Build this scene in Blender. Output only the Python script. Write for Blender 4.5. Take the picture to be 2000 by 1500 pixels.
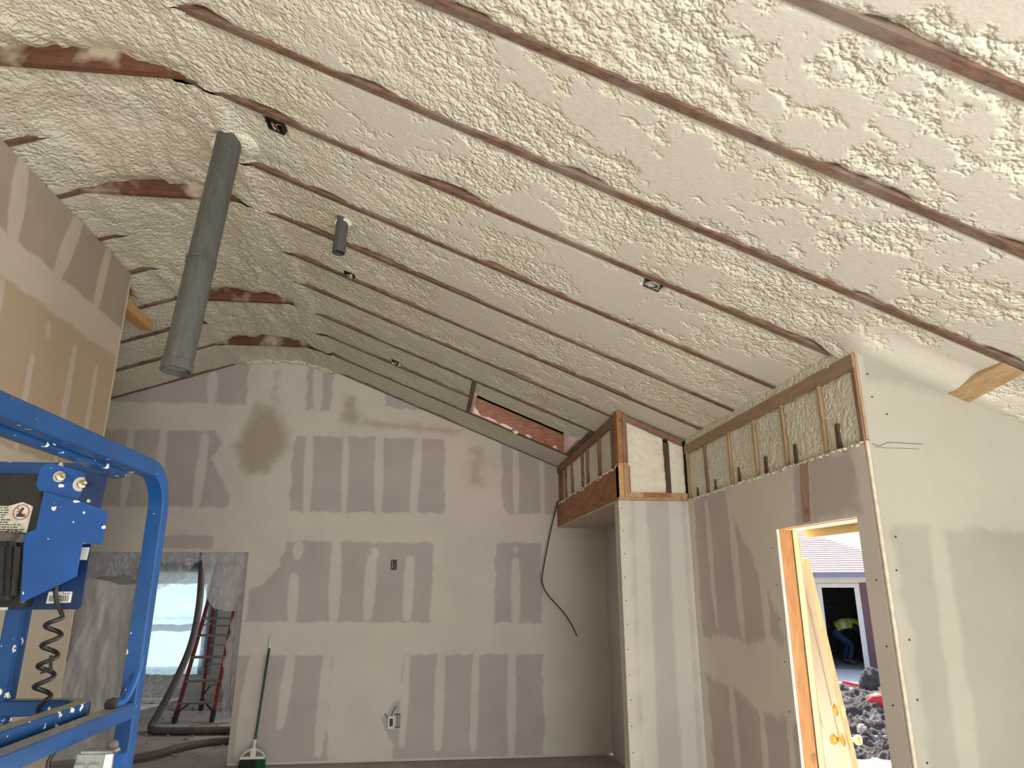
import bpy, bmesh, math, random
import numpy as np
from mathutils import Vector, Matrix

random.seed(7)
for o in list(bpy.data.objects):
    bpy.data.objects.remove(o)
S = bpy.context.scene
COL = S.collection

# ------------------------------------------------------------------ camera
cam = bpy.data.cameras.new('camera')
cam.sensor_width = 36.0
cam.lens = 1336.0 / 2000.0 * 36.0
cam.clip_start = 0.02
cam.clip_end = 400
camo = bpy.data.objects.new('camera', cam)
COL.objects.link(camo)
camo.location = (0, 0, 1.70)
camo.rotation_euler = (math.radians(90 + 16.36), 0, math.radians(-6.5))
S.camera = camo

# ------------------------------------------------------------------ world, sun, daylight
S.view_settings.view_transform = 'Standard'
S.view_settings.look = 'None'
S.view_settings.gamma = 1.0
S.view_settings.use_curve_mapping = False
S.view_settings.exposure = 0.42

SUN_AZ, SUN_EL = math.radians(12), math.radians(52)
W = bpy.data.worlds.new('sky')
S.world = W
W.use_nodes = True
wn = W.node_tree.nodes
wn.clear()
sky = wn.new('ShaderNodeTexSky')
sky.sky_type = 'NISHITA'
sky.sun_disc = False
sky.sun_elevation = SUN_EL
sky.sun_rotation = SUN_AZ
sky.air_density = 1.0
sky.dust_density = 2.0
sky.ozone_density = 1.0
bg = wn.new('ShaderNodeBackground')
bg.inputs['Strength'].default_value = 0.30
wo = wn.new('ShaderNodeOutputWorld')
W.node_tree.links.new(sky.outputs[0], bg.inputs['Color'])
W.node_tree.links.new(bg.outputs[0], wo.inputs['Surface'])

sun = bpy.data.lights.new('sun', 'SUN')
sun.energy = 12.0
sun.angle = math.radians(0.6)
sun.color = (1.0, 0.95, 0.87)
suno = bpy.data.objects.new('sun', sun)
COL.objects.link(suno)
to_sun = Vector((math.sin(SUN_AZ) * math.cos(SUN_EL), math.cos(SUN_AZ) * math.cos(SUN_EL), math.sin(SUN_EL)))
suno.rotation_euler = to_sun.to_track_quat('Z', 'Y').to_euler()
suno.location = (6, 14, 14)


def area(name, loc, aim, sx, sy, power, color):
    l = bpy.data.lights.new(name, 'AREA')
    l.shape = 'RECTANGLE'
    l.size, l.size_y = sx, sy
    l.energy = power
    l.color = color
    o = bpy.data.objects.new(name, l)
    COL.objects.link(o)
    o.location = loc
    o.rotation_euler = (Vector(loc) - Vector(aim)).to_track_quat('Z', 'Y').to_euler()
    return o


# daylight coming in through the openings: bright yard by the door, right and rear openings of the shell
area('daylight_door_yard', (3.5, 3.85, 1.2), (0.0, 2.9, 1.8), 0.9, 1.9, 150, (1.0, 0.99, 0.95))
area('daylight_right_opening', (3.25, -1.5, 0.8), (0.3, 0.6, 2.4), 2.6, 1.4, 72, (1.0, 0.995, 0.95))
area('daylight_rear_opening', (1.0, -3.9, 0.9), (0.9, 2.4, 3.0), 2.2, 1.4, 178, (1.0, 0.99, 0.95))
area('ceiling_fill', (0.5, 0.2, 0.12), (0.55, 0.6, 3.0), 1.3, 0.9, 28, (1.0, 1.0, 0.95))  # unseen lamp on the floor, added to brighten the ceiling; no fixture
area('fill_next_room', (-1.36, 10.0, 1.4), (-4.5, 9.6, 1.2), 1.4, 1.3, 17, (0.93, 0.96, 1.0))  # added fill lamp that brightens the next room from an invented side opening

# ------------------------------------------------------------------ node helpers


def mat(name, build):
    m = bpy.data.materials.new(name)
    m.use_nodes = True
    nt = m.node_tree
    nt.nodes.clear()
    out = nt.nodes.new('ShaderNodeOutputMaterial')
    b = nt.nodes.new('ShaderNodeBsdfPrincipled')
    nt.links.new(b.outputs[0], out.inputs[0])
    N = NT(nt, b, out)
    build(N)
    return m


class NT:
    def __init__(s, nt, b, out):
        s.nt, s.b, s.out = nt, b, out

    def new(s, t, **kw):
        n = s.nt.nodes.new(t)
        for k, v in kw.items():
            setattr(n, k, v)
        return n

    def link(s, a, b):
        s.nt.links.new(a, b)

    def set(s, **kw):
        for k, v in kw.items():
            k = k.replace('_', ' ')
            i = s.b.inputs[k]
            if hasattr(v, 'is_linked') or isinstance(v, bpy.types.NodeSocket):
                s.link(v, i)
            else:
                if isinstance(v, tuple) and len(v) == 3:
                    v = (*v, 1)
                i.default_value = v

    def coord(s, kind='Object', scale=(1, 1, 1)):
        t = s.new('ShaderNodeTexCoord')
        m = s.new('ShaderNodeMapping')
        m.inputs['Scale'].default_value = scale
        s.link(t.outputs[kind], m.inputs[0])
        return m.outputs[0]

    def noise(s, v, scale, detail=3, rough=0.55, dist=0.0):
        n = s.new('ShaderNodeTexNoise')
        s.link(v, n.inputs['Vector'])
        n.inputs['Scale'].default_value = scale
        n.inputs['Detail'].default_value = detail
        n.inputs['Roughness'].default_value = rough
        n.inputs['Distortion'].default_value = dist
        return n.outputs['Fac']

    def voro(s, v, scale, feature='F1', out='Distance'):
        n = s.new('ShaderNodeTexVoronoi', feature=feature)
        s.link(v, n.inputs['Vector'])
        n.inputs['Scale'].default_value = scale
        return n.outputs[out]

    def ramp(s, f, stops):
        r = s.new('ShaderNodeValToRGB')
        e = r.color_ramp.elements
        while len(e) < len(stops):
            e.new(0.5)
        for x, (p, c) in zip(e, stops):
            x.position = p
            if not isinstance(c, tuple):
                c = (c, c, c)
            x.color = (*c, 1) if len(c) == 3 else c
        s.link(f, r.inputs[0])
        return r.outputs[0]

    def mix(s, f, a, b, mode='MIX'):
        m = s.new('ShaderNodeMix', data_type='RGBA', blend_type=mode)
        for v, i in ((f, 0), (a, 6), (b, 7)):
            if isinstance(v, bpy.types.NodeSocket):
                s.link(v, m.inputs[i])
            else:
                if isinstance(v, tuple) and len(v) == 3:
                    v = (*v, 1)
                m.inputs[i].default_value = v
        return m.outputs[2]

    def math(s, op, a, b=0.0):
        m = s.new('ShaderNodeMath', operation=op)
        for v, i in ((a, 0), (b, 1)):
            if isinstance(v, bpy.types.NodeSocket):
                s.link(v, m.inputs[i])
            else:
                m.inputs[i].default_value = v
        return m.outputs[0]

    def attr(s, name):
        a = s.new('ShaderNodeAttribute', attribute_name=name)
        return a.outputs['Fac']

    def bump(s, h, strength=0.3, dist=0.01):
        b = s.new('ShaderNodeBump')
        b.inputs['Strength'].default_value = strength
        b.inputs['Distance'].default_value = dist
        s.link(h, b.inputs['Height'])
        s.link(b.outputs[0], s.b.inputs['Normal'])


def plain(name, col, rough=0.6, metal=0.0, var=0.12, scale=12.0, bump=0.0):
    def f(N):
        v = N.coord()
        n = N.noise(v, scale, 4)
        lo = tuple(c * (1 - var) for c in col)
        hi = tuple(min(1, c * (1 + var)) for c in col)
        N.set(Base_Color=N.ramp(n, [(0.3, lo), (0.7, hi)]), Roughness=rough, Metallic=metal)
        if bump:
            N.bump(n, bump, 0.01)
    return mat(name, f)


def wood(name, dark, light, scale=(3, 3, 3), gray=0.0, knots=True):
    def f(N):
        v = N.coord('Object', scale)
        n = N.noise(v, 6, 5, 0.6, 0.6)
        c = N.ramp(n, [(0.3, dark), (0.52, tuple((a + b) / 2 for a, b in zip(dark, light))), (0.75, light)])
        v2 = N.coord('Object', (1, 1, 1))
        if gray:
            g = N.ramp(N.noise(v2, 3.2, 4), [(0.5, 0.0), (0.66, gray)])
            c = N.mix(g, c, (0.27, 0.23, 0.19))
        if knots:
            k = N.ramp(N.noise(v2, 9, 2), [(0.66, 0.0), (0.75, 0.6)])
            c = N.mix(k, c, tuple(d * 0.35 for d in dark))
        N.set(Base_Color=c, Roughness=0.75)
        N.bump(n, 0.25, 0.004)
    return mat(name, f)


# materials --------------------------------------------------------------
def _foam(N):
    v = N.coord()
    n = N.noise(v, 1.7, 3)
    n2 = N.noise(v, 60, 3)
    skin = N.ramp(n, [(0.30, (0.715, 0.675, 0.515)), (0.5, (0.755, 0.722, 0.585)), (0.7, (0.77, 0.742, 0.63))])
    spots = N.ramp(N.noise(v, 5.5, 3), [(0.62, 0.0), (0.74, 0.5)])
    skin = N.mix(spots, skin, (0.70, 0.61, 0.36))
    cutc = N.ramp(n2, [(0.3, (0.65, 0.618, 0.53)), (0.7, (0.705, 0.675, 0.585))])
    N.set(Base_Color=N.mix(N.attr('cut'), skin, cutc), Roughness=0.62)
    nw = N.new('ShaderNodeTexNoise')
    N.link(v, nw.inputs['Vector'])
    nw.inputs['Scale'].default_value = 22
    vm = N.new('ShaderNodeVectorMath', operation='MULTIPLY_ADD')
    N.link(nw.outputs['Color'], vm.inputs[0])
    vm.inputs[1].default_value = (0.022, 0.022, 0.022)
    N.link(v, vm.inputs[2])
    p1 = N.math('POWER', N.voro(vm.outputs[0], 46, 'SMOOTH_F1'), 2.0)
    p2 = N.math('POWER', N.voro(vm.outputs[0], 95, 'SMOOTH_F1'), 2.0)
    h = N.math('ADD', N.math('MULTIPLY', p1, -1.5), N.math('MULTIPLY', p2, -0.8))
    h = N.math('ADD', h, N.math('MULTIPLY', N.noise(v, 14, 4, 0.6), 0.8))
    amt = N.math('MULTIPLY', N.math('SUBTRACT', 1.05, N.attr('cut')), N.ramp(N.noise(v, 1.9, 2), [(0.3, 0.45), (0.6, 1.0)]))
    h = N.math('ADD', N.math('MULTIPLY', h, amt), N.math('MULTIPLY', N.noise(v, 110, 2), 0.06))
    N.bump(h, 0.75, 0.020)


M = {}
M['foam'] = mat('spray_foam', _foam)


def _foamw(N):
    v = N.coord()
    n = N.noise(v, 14, 4)
    N.set(Base_Color=N.ramp(n, [(0.3, (0.76, 0.72, 0.58)), (0.7, (0.82, 0.79, 0.67))]), Roughness=0.7)
    N.bump(N.noise(v, 40, 4), 0.5, 0.01)


M['foam_pale'] = mat('pale_spray_foam', _foamw)


def drywall(name, paper, mud, stain=(0.19, 0.15, 0.095)):
    def f(N):
        v = N.coord()
        n = N.noise(v, 2.2, 4)
        n2 = N.noise(v, 25, 3)
        p = N.mix(N.ramp(n, [(0.3, 0.0), (0.7, 1.0)]), tuple(c * 0.92 for c in paper), tuple(c * 1.07 for c in paper))
        m = N.mix(N.ramp(n, [(0.3, 0.0), (0.7, 1.0)]), tuple(c * 0.93 for c in mud), tuple(c * 1.04 for c in mud))
        m = N.mix(N.ramp(n2, [(0.4, 0.0), (0.8, 0.25)]), m, tuple(c * 0.85 for c in mud))
        c = N.mix(N.attr('mud'), p, m)
        c = N.mix(N.attr('stain'), c, stain)
        N.set(Base_Color=c, Roughness=0.8)
        N.bump(N.math('ADD', N.math('MULTIPLY', N.attr('mud'), 0.4), N.math('MULTIPLY', n2, 0.12)), 0.25, 0.006)
    return mat(name, f)


M['dry'] = drywall('taped_grey_drywall', (0.505, 0.455, 0.43), (0.70, 0.645, 0.58), (0.30, 0.235, 0.15))
M['dry_left'] = drywall('taped_tan_drywall', (0.40, 0.335, 0.275), (0.60, 0.53, 0.44), (0.60, 0.44, 0.26))
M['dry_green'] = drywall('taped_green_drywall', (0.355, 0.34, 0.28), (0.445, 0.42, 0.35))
M['dry_pale'] = drywall('taped_pale_drywall', (0.50, 0.475, 0.45), (0.63, 0.60, 0.555))
M['gyp_edge'] = plain('gypsum_edge', (0.62, 0.54, 0.43), 0.85, var=0.15, scale=30, bump=0.3)
M['rafter'] = wood('old_rafter_wood', (0.095, 0.052, 0.037), (0.27, 0.155, 0.105), (1.2, 9, 9), 0.55)
M['tie0'] = wood('collar_tie_wood', (0.10, 0.034, 0.018), (0.27, 0.10, 0.05), (1.5, 9, 9), 0.0)


def _tie(N):
    v = N.coord('Object', (1.5, 9, 9))
    v2 = N.coord()
    n = N.noise(v, 6, 5, 0.6, 0.6)
    c = N.ramp(n, [(0.3, (0.085, 0.034, 0.02)), (0.75, (0.21, 0.09, 0.048))])
    k = N.ramp(N.noise(v2, 4.5, 3, 0.5), [(0.52, 0.0), (0.68, 0.9)])
    N.set(Base_Color=N.mix(k, c, (0.55, 0.47, 0.36)), Roughness=0.75)
    N.bump(n, 0.25, 0.004)


M['tie'] = mat('oversprayed_collar_tie', _tie)
M['stud_brown'] = wood('brown_stud_wood', (0.17, 0.085, 0.05), (0.36, 0.20, 0.12), (9, 9, 1.2), 0.4)
M['stud_tan'] = wood('tan_stud_wood', (0.33, 0.22, 0.12), (0.55, 0.38, 0.22), (9, 9, 1.2), 0.2)
M['plate'] = wood('top_plate_wood', (0.30, 0.19, 0.115), (0.46, 0.30, 0.19), (9, 1.2, 9), 0.3)
M['stub'] = wood('dark_stub_wood', (0.06, 0.028, 0.018), (0.15, 0.07, 0.045), (9, 9, 1.5), 0.0)
M['header'] = wood('header_beam_wood', (0.22, 0.09, 0.036), (0.52, 0.24, 0.095), (7, 1.2, 7), 0.0)
M['fresh'] = wood('fresh_pine', (0.50, 0.27, 0.10), (0.70, 0.43, 0.20), (6, 1.2, 6), 0.0)
M['block'] = wood('pine_blocking', (0.40, 0.25, 0.115), (0.60, 0.42, 0.23), (7, 1.4, 7), 0.0)
M['jamb'] = wood('orange_door_stud', (0.30, 0.135, 0.045), (0.46, 0.24, 0.10), (6, 6, 1.0), 0.0)
M['cream'] = plain('cream_paint', (0.66, 0.53, 0.29), 0.5, var=0.06, scale=5)
M['mould'] = wood('worn_brick_mould', (0.30, 0.17, 0.08), (0.47, 0.30, 0.16), (6, 6, 1.2), 0.3)
M['skyrafter'] = wood('red_skylight_wood', (0.22, 0.085, 0.034), (0.42, 0.195, 0.095), (2, 8, 8), 0.0)
M['pinkfoam'] = plain('pinkish_foam', (0.80, 0.60, 0.50), 0.8, var=0.1, scale=20, bump=0.3)


def _conc(N):
    v = N.coord()
    n = N.noise(v, 3, 5)
    g = N.noise(v, 90, 2)
    c = N.ramp(n, [(0.3, (0.31, 0.25, 0.215)), (0.7, (0.46, 0.385, 0.34))])
    c = N.mix(N.ramp(g, [(0.58, 0.0), (0.7, 0.6)]), c, (0.5, 0.43, 0.37))
    N.set(Base_Color=c, Roughness=0.85)
    N.bump(g, 0.2, 0.004)


M['concrete'] = mat('dusty_concrete', _conc)


def _duct(N):
    v = N.coord('Object', (6, 6, 0.8))
    v2 = N.coord()
    n = N.noise(v, 9, 4)
    c = N.ramp(n, [(0.3, (0.085, 0.088, 0.083)), (0.7, (0.125, 0.129, 0.121))])
    sp = N.ramp(N.voro(v2, 34), [(0.05, 1.0), (0.10, 0.0)])
    sp = N.math('MULTIPLY', sp, N.ramp(N.noise(v2, 7, 2), [(0.42, 0.0), (0.52, 0.8)]))
    c = N.mix(sp, c, (0.6, 0.56, 0.46))
    top = N.new('ShaderNodeTexCoord')
    N.set(Base_Color=c, Roughness=0.42, Metallic=0.35)
    N.bump(n, 0.05, 0.002)


M['duct'] = mat('grey_duct', _duct)
M['ductin'] = plain('duct_inside', (0.02, 0.02, 0.02), 0.8)
M['ductend'] = plain('dusty_duct_cap', (0.22, 0.22, 0.20), 0.7)
M['ebox'] = plain('black_steel_box', (0.022, 0.025, 0.024), 0.45, 0.3, 0.3, 20)
M['wire_dark'] = plain('black_cable', (0.02, 0.018, 0.016), 0.5)
M['wire_red'] = plain('red_wire', (0.35, 0.05, 0.05), 0.5)
M['wire_white'] = plain('white_wire', (0.7, 0.68, 0.62), 0.5)
M['copper'] = plain('bare_copper', (0.45, 0.25, 0.14), 0.4, 0.8)
M['white_plastic'] = plain('white_plastic', (0.72, 0.71, 0.68), 0.45, var=0.04)
M['screw'] = plain('screw_black', (0.02, 0.018, 0.016), 0.5)
M['steel'] = plain('zinc_bolt', (0.46, 0.40, 0.25), 0.35, 0.85, 0.2, 60)
M['washer'] = plain('pale_washer', (0.62, 0.60, 0.53), 0.4, 0.6)
M['blackpl'] = plain('black_moulded_plastic', (0.012, 0.011, 0.010), 0.5, var=0.3, scale=30)
M['dusty_black'] = plain('dusty_black_plastic', (0.09, 0.08, 0.062), 0.8, var=0.3, scale=30)


def blue(name, col, dust=True):
    def f(N):
        v = N.coord()
        n = N.noise(v, 7, 4)
        c = N.ramp(n, [(0.3, tuple(k * 0.85 for k in col)), (0.7, tuple(min(1, k * 1.15) for k in col))])
        # paint splatter and chips
        vd = N.new('ShaderNodeTexVoronoi', feature='F1')
        mp = N.new('ShaderNodeMapping')
        tc = N.new('ShaderNodeTexCoord')
        nz = N.new('ShaderNodeTexNoise')
        N.link(tc.outputs['Object'], nz.inputs['Vector'])
        nz.inputs['Scale'].default_value = 60
        va = N.new('ShaderNodeVectorMath', operation='MULTIPLY_ADD')
        N.link(nz.outputs['Color'], va.inputs[0])
        va.inputs[1].default_value = (0.03, 0.03, 0.03)
        N.link(tc.outputs['Object'], va.inputs[2])
        N.link(va.outputs[0], vd.inputs['Vector'])
        vd.inputs['Scale'].default_value = 34
        sep = N.new('ShaderNodeSeparateColor')
        N.link(vd.outputs['Color'], sep.inputs[0])
        size = N.math('MULTIPLY', N.math('POWER', sep.outputs[0], 2.4), 0.31)
        spot = N.math('LESS_THAN', vd.outputs['Distance'], size)
        c = N.mix(spot, c, (0.72, 0.72, 0.68))
        rust = N.ramp(N.noise(v, 16, 3), [(0.70, 0.0), (0.74, 1.0)])
        c = N.mix(rust, c, (0.12, 0.05, 0.025))
        if dust:
            g = N.new('ShaderNodeNewGeometry')
            sx = N.new('ShaderNodeSeparateXYZ')
            N.link(g.outputs['Normal'], sx.inputs[0])
            up = N.ramp(sx.outputs[2], [(0.75, 0.0), (0.9, 1.0)])
            dn = N.ramp(N.noise(v, 30, 3), [(0.25, 0.6), (0.5, 1.0)])
            c = N.mix(N.math('MULTIPLY', up, dn), c, (0.30, 0.275, 0.225))
        N.set(Base_Color=c, Roughness=0.38)
    return mat(name, f)


M['blue'] = blue('scratched_blue_paint', (0.0045, 0.055, 0.185))
M['blue_clean'] = blue('bright_blue_paint', (0.004, 0.064, 0.25), False)
M['blue_dark'] = plain('dark_blue_paint', (0.004, 0.021, 0.078), 0.4, var=0.15)
M['label'] = plain('worn_label_paper', (0.50, 0.48, 0.40), 0.8, var=0.2, scale=60)
M['label_white'] = plain('white_label_paper', (0.62, 0.61, 0.55), 0.7, var=0.06, scale=30)
M['ink'] = plain('label_ink', (0.03, 0.03, 0.03), 0.7)
M['ink_red'] = plain('red_ink', (0.35, 0.05, 0.04), 0.7)
M['outlet_grey'] = plain('dusty_grey_plastic', (0.27, 0.28, 0.25), 0.7, var=0.2, scale=40)
M['ladder_red'] = plain('red_fibreglass', (0.15, 0.016, 0.008), 0.5, var=0.2)
M['ladder_alu'] = plain('dusty_aluminium', (0.23, 0.19, 0.165), 0.5, 0.4, 0.15)
M['rubber'] = plain('dark_rubber', (0.02, 0.018, 0.018), 0.8)
M['hose'] = plain('dusty_grey_hose', (0.125, 0.10, 0.09), 0.75, var=0.2, scale=10)
M['green'] = plain('dark_green_pole', (0.004, 0.055, 0.022), 0.35)
M['bristle'] = plain('dark_bristles', (0.018, 0.022, 0.02), 0.8, var=0.4, scale=60)
M['bristle_green'] = plain('green_bristles', (0.006, 0.10, 0.035), 0.8, var=0.3, scale=60)
M['debris'] = plain('plaster_chips', (0.40, 0.33, 0.26), 0.9, var=0.3)


def _film(N, base_=0.16):
    v = N.coord('Object', (1, 1, 0.35))
    w = N.noise(v, 8, 5, 0.65, 1.2)
    tr = N.new('ShaderNodeBsdfTransparent')
    tr.inputs[0].default_value = (0.95, 0.95, 0.95, 1)
    N.set(Base_Color=(0.85, 0.82, 0.82), Roughness=0.22)
    N.b.inputs['Transmission Weight'].default_value = 0.0
    N.bump(w, 0.9, 0.05)
    tl = N.new('ShaderNodeBsdfTranslucent')
    tl.inputs[0].default_value = (0.7, 0.7, 0.7, 1)
    m1 = N.new('ShaderNodeMixShader')
    m1.inputs[0].default_value = 0.5
    N.link(N.b.outputs[0], m1.inputs[1])
    N.link(tl.outputs[0], m1.inputs[2])
    m2 = N.new('ShaderNodeMixShader')
    w2 = N.noise(N.coord('Object', (1.6, 1.6, 0.25)), 5, 3, 0.6, 2.0)
    f1 = N.ramp(w, [(0.30, base_), (0.47, base_ + 0.06), (0.50, 0.85), (0.53, base_ + 0.06), (0.7, base_ + 0.14)])
    f2 = N.ramp(w2, [(0.30, 0.0), (0.52, 0.0), (0.545, 0.75), (0.57, base_), (0.7, base_ + 0.1)])
    fac = N.math('MAXIMUM', f1, f2)
    N.link(fac, m2.inputs[0])
    N.link(tr.outputs[0], m2.inputs[1])
    N.link(m1.outputs[0], m2.inputs[2])
    N.link(m2.outputs[0], N.out.inputs[0])


M['film'] = mat('clear_plastic_film', _film)
M['film_pouch'] = mat('layered_plastic_film', lambda N: _film(N, 0.50))


def _film2(N):
    v = N.coord('Object', (1, 1, 0.4))
    w = N.noise(v, 3, 4, 0.6, 1.0)
    tr = N.new('ShaderNodeBsdfTransparent')
    N.set(Base_Color=(0.80, 0.76, 0.76), Roughness=0.35)
    N.bump(w, 0.25, 0.05)
    m2 = N.new('ShaderNodeMixShader')
    m2.inputs[0].default_value = 0.82
    N.link(tr.outputs[0], m2.inputs[1])
    N.link(N.b.outputs[0], m2.inputs[2])
    N.link(m2.outputs[0], N.out.inputs[0])


M['film_dusty'] = mat('dusty_plastic_film', _film2)


def _film3(N):
    tr = N.new('ShaderNodeBsdfTransparent')
    tl = N.new('ShaderNodeBsdfTranslucent')
    tl.inputs[0].default_value = (0.20, 0.285, 0.34, 1)
    m2 = N.new('ShaderNodeMixShader')
    m2.inputs[0].default_value = 0.90
    N.link(tr.outputs[0], m2.inputs[1])
    N.link(tl.outputs[0], m2.inputs[2])
    N.link(m2.outputs[0], N.out.inputs[0])


M['film_window'] = mat('milky_plastic_film', _film3)


def _glass(N):
    tr = N.new('ShaderNodeBsdfTransparent')
    tr.inputs[0].default_value = (0.93, 0.96, 0.96, 1)
    gl = N.new('ShaderNodeBsdfGlossy')
    gl.inputs['Roughness'].default_value = 0.02
    m2 = N.new('ShaderNodeMixShader')
    m2.inputs[0].default_value = 0.06
    N.link(tr.outputs[0], m2.inputs[1])
    N.link(gl.outputs[0], m2.inputs[2])
    N.link(m2.outputs[0], N.out.inputs[0])


M['glass'] = mat('window_glass', _glass)
M['frame_white'] = plain('white_frame', (0.72, 0.71, 0.67), 0.5, var=0.04)
M['brass'] = plain('polished_brass', (0.75, 0.50, 0.14), 0.25, 0.9, 0.1)
M['latch'] = plain('dull_brass', (0.45, 0.34, 0.18), 0.4, 0.7)
M['door_white'] = plain('cream_door_paint', (0.82, 0.76, 0.58), 0.4, var=0.04)
M['door_edge'] = wood('worn_door_edge', (0.36, 0.27, 0.16), (0.52, 0.41, 0.26), (6, 6, 1.2), 0.0)
M['roof_deck'] = plain('roof_deck', (0.30, 0.22, 0.15), 0.8)
M['shingle'] = plain('pinkish_shingle', (0.44, 0.31, 0.285), 0.9, var=0.15, scale=5)
M['trim_white'] = plain('white_garage_trim', (0.62, 0.60, 0.55), 0.6, var=0.05)
M['garage_wall'] = plain('cream_garage_wall', (0.60, 0.56, 0.46), 0.8, var=0.06)
M['maroon'] = plain('maroon_trim', (0.13, 0.055, 0.065), 0.6)
M['gutter'] = plain('blue_grey_gutter', (0.22, 0.23, 0.36), 0.5)
M['brick'] = plain('orange_brick', (0.36, 0.13, 0.06), 0.8)
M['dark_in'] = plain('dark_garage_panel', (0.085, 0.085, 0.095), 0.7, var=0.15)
M['pad'] = plain('pale_concrete_pad', (0.60, 0.54, 0.50), 0.9, var=0.08, scale=3)


def _dirt(N):
    v = N.coord()
    n = N.noise(v, 6, 6, 0.65)
    N.set(Base_Color=N.ramp(n, [(0.35, (0.035, 0.028, 0.025)), (0.6, (0.11, 0.095, 0.088)), (0.75, (0.26, 0.23, 0.21))]), Roughness=0.95)
    N.bump(n, 1.0, 0.08)


M['dirt'] = mat('dark_soil', _dirt)


def _ground(N):
    v = N.coord()
    n = N.noise(v, 1.3, 7, 0.6)
    N.set(Base_Color=N.ramp(n, [(0.35, (0.16, 0.135, 0.12)), (0.65, (0.36, 0.31, 0.28))]), Roughness=0.95)
    N.bump(n, 0.6, 0.05)


M['ground'] = mat('yard_soil', _ground)
M['red_bag'] = plain('red_netting', (0.62, 0.03, 0.035), 0.6, var=0.25, scale=30)
M['yellow_tape'] = plain('yellow_tape', (0.75, 0.62, 0.05), 0.5)
M['vest'] = plain('lime_vest', (0.36, 0.52, 0.03), 0.7, var=0.1)
M['reflect'] = plain('reflective_strip', (0.80, 0.66, 0.55), 0.4)
M['jeans'] = plain('blue_denim', (0.035, 0.065, 0.16), 0.85, var=0.2, scale=20)
M['hoodie'] = plain('dark_hoodie', (0.018, 0.018, 0.022), 0.9)
M['skin'] = plain('skin', (0.50, 0.31, 0.22), 0.55)
M['boot'] = plain('tan_boots', (0.18, 0.13, 0.09), 0.8)
M['hat'] = plain('white_hard_hat', (0.72, 0.73, 0.76), 0.35, var=0.03)
M['mred'] = plain('dark_red_machine', (0.16, 0.012, 0.012), 0.4)
M['bark'] = plain('grey_bark', (0.20, 0.16, 0.13), 0.9)

# ------------------------------------------------------------------ mesh helpers


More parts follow.
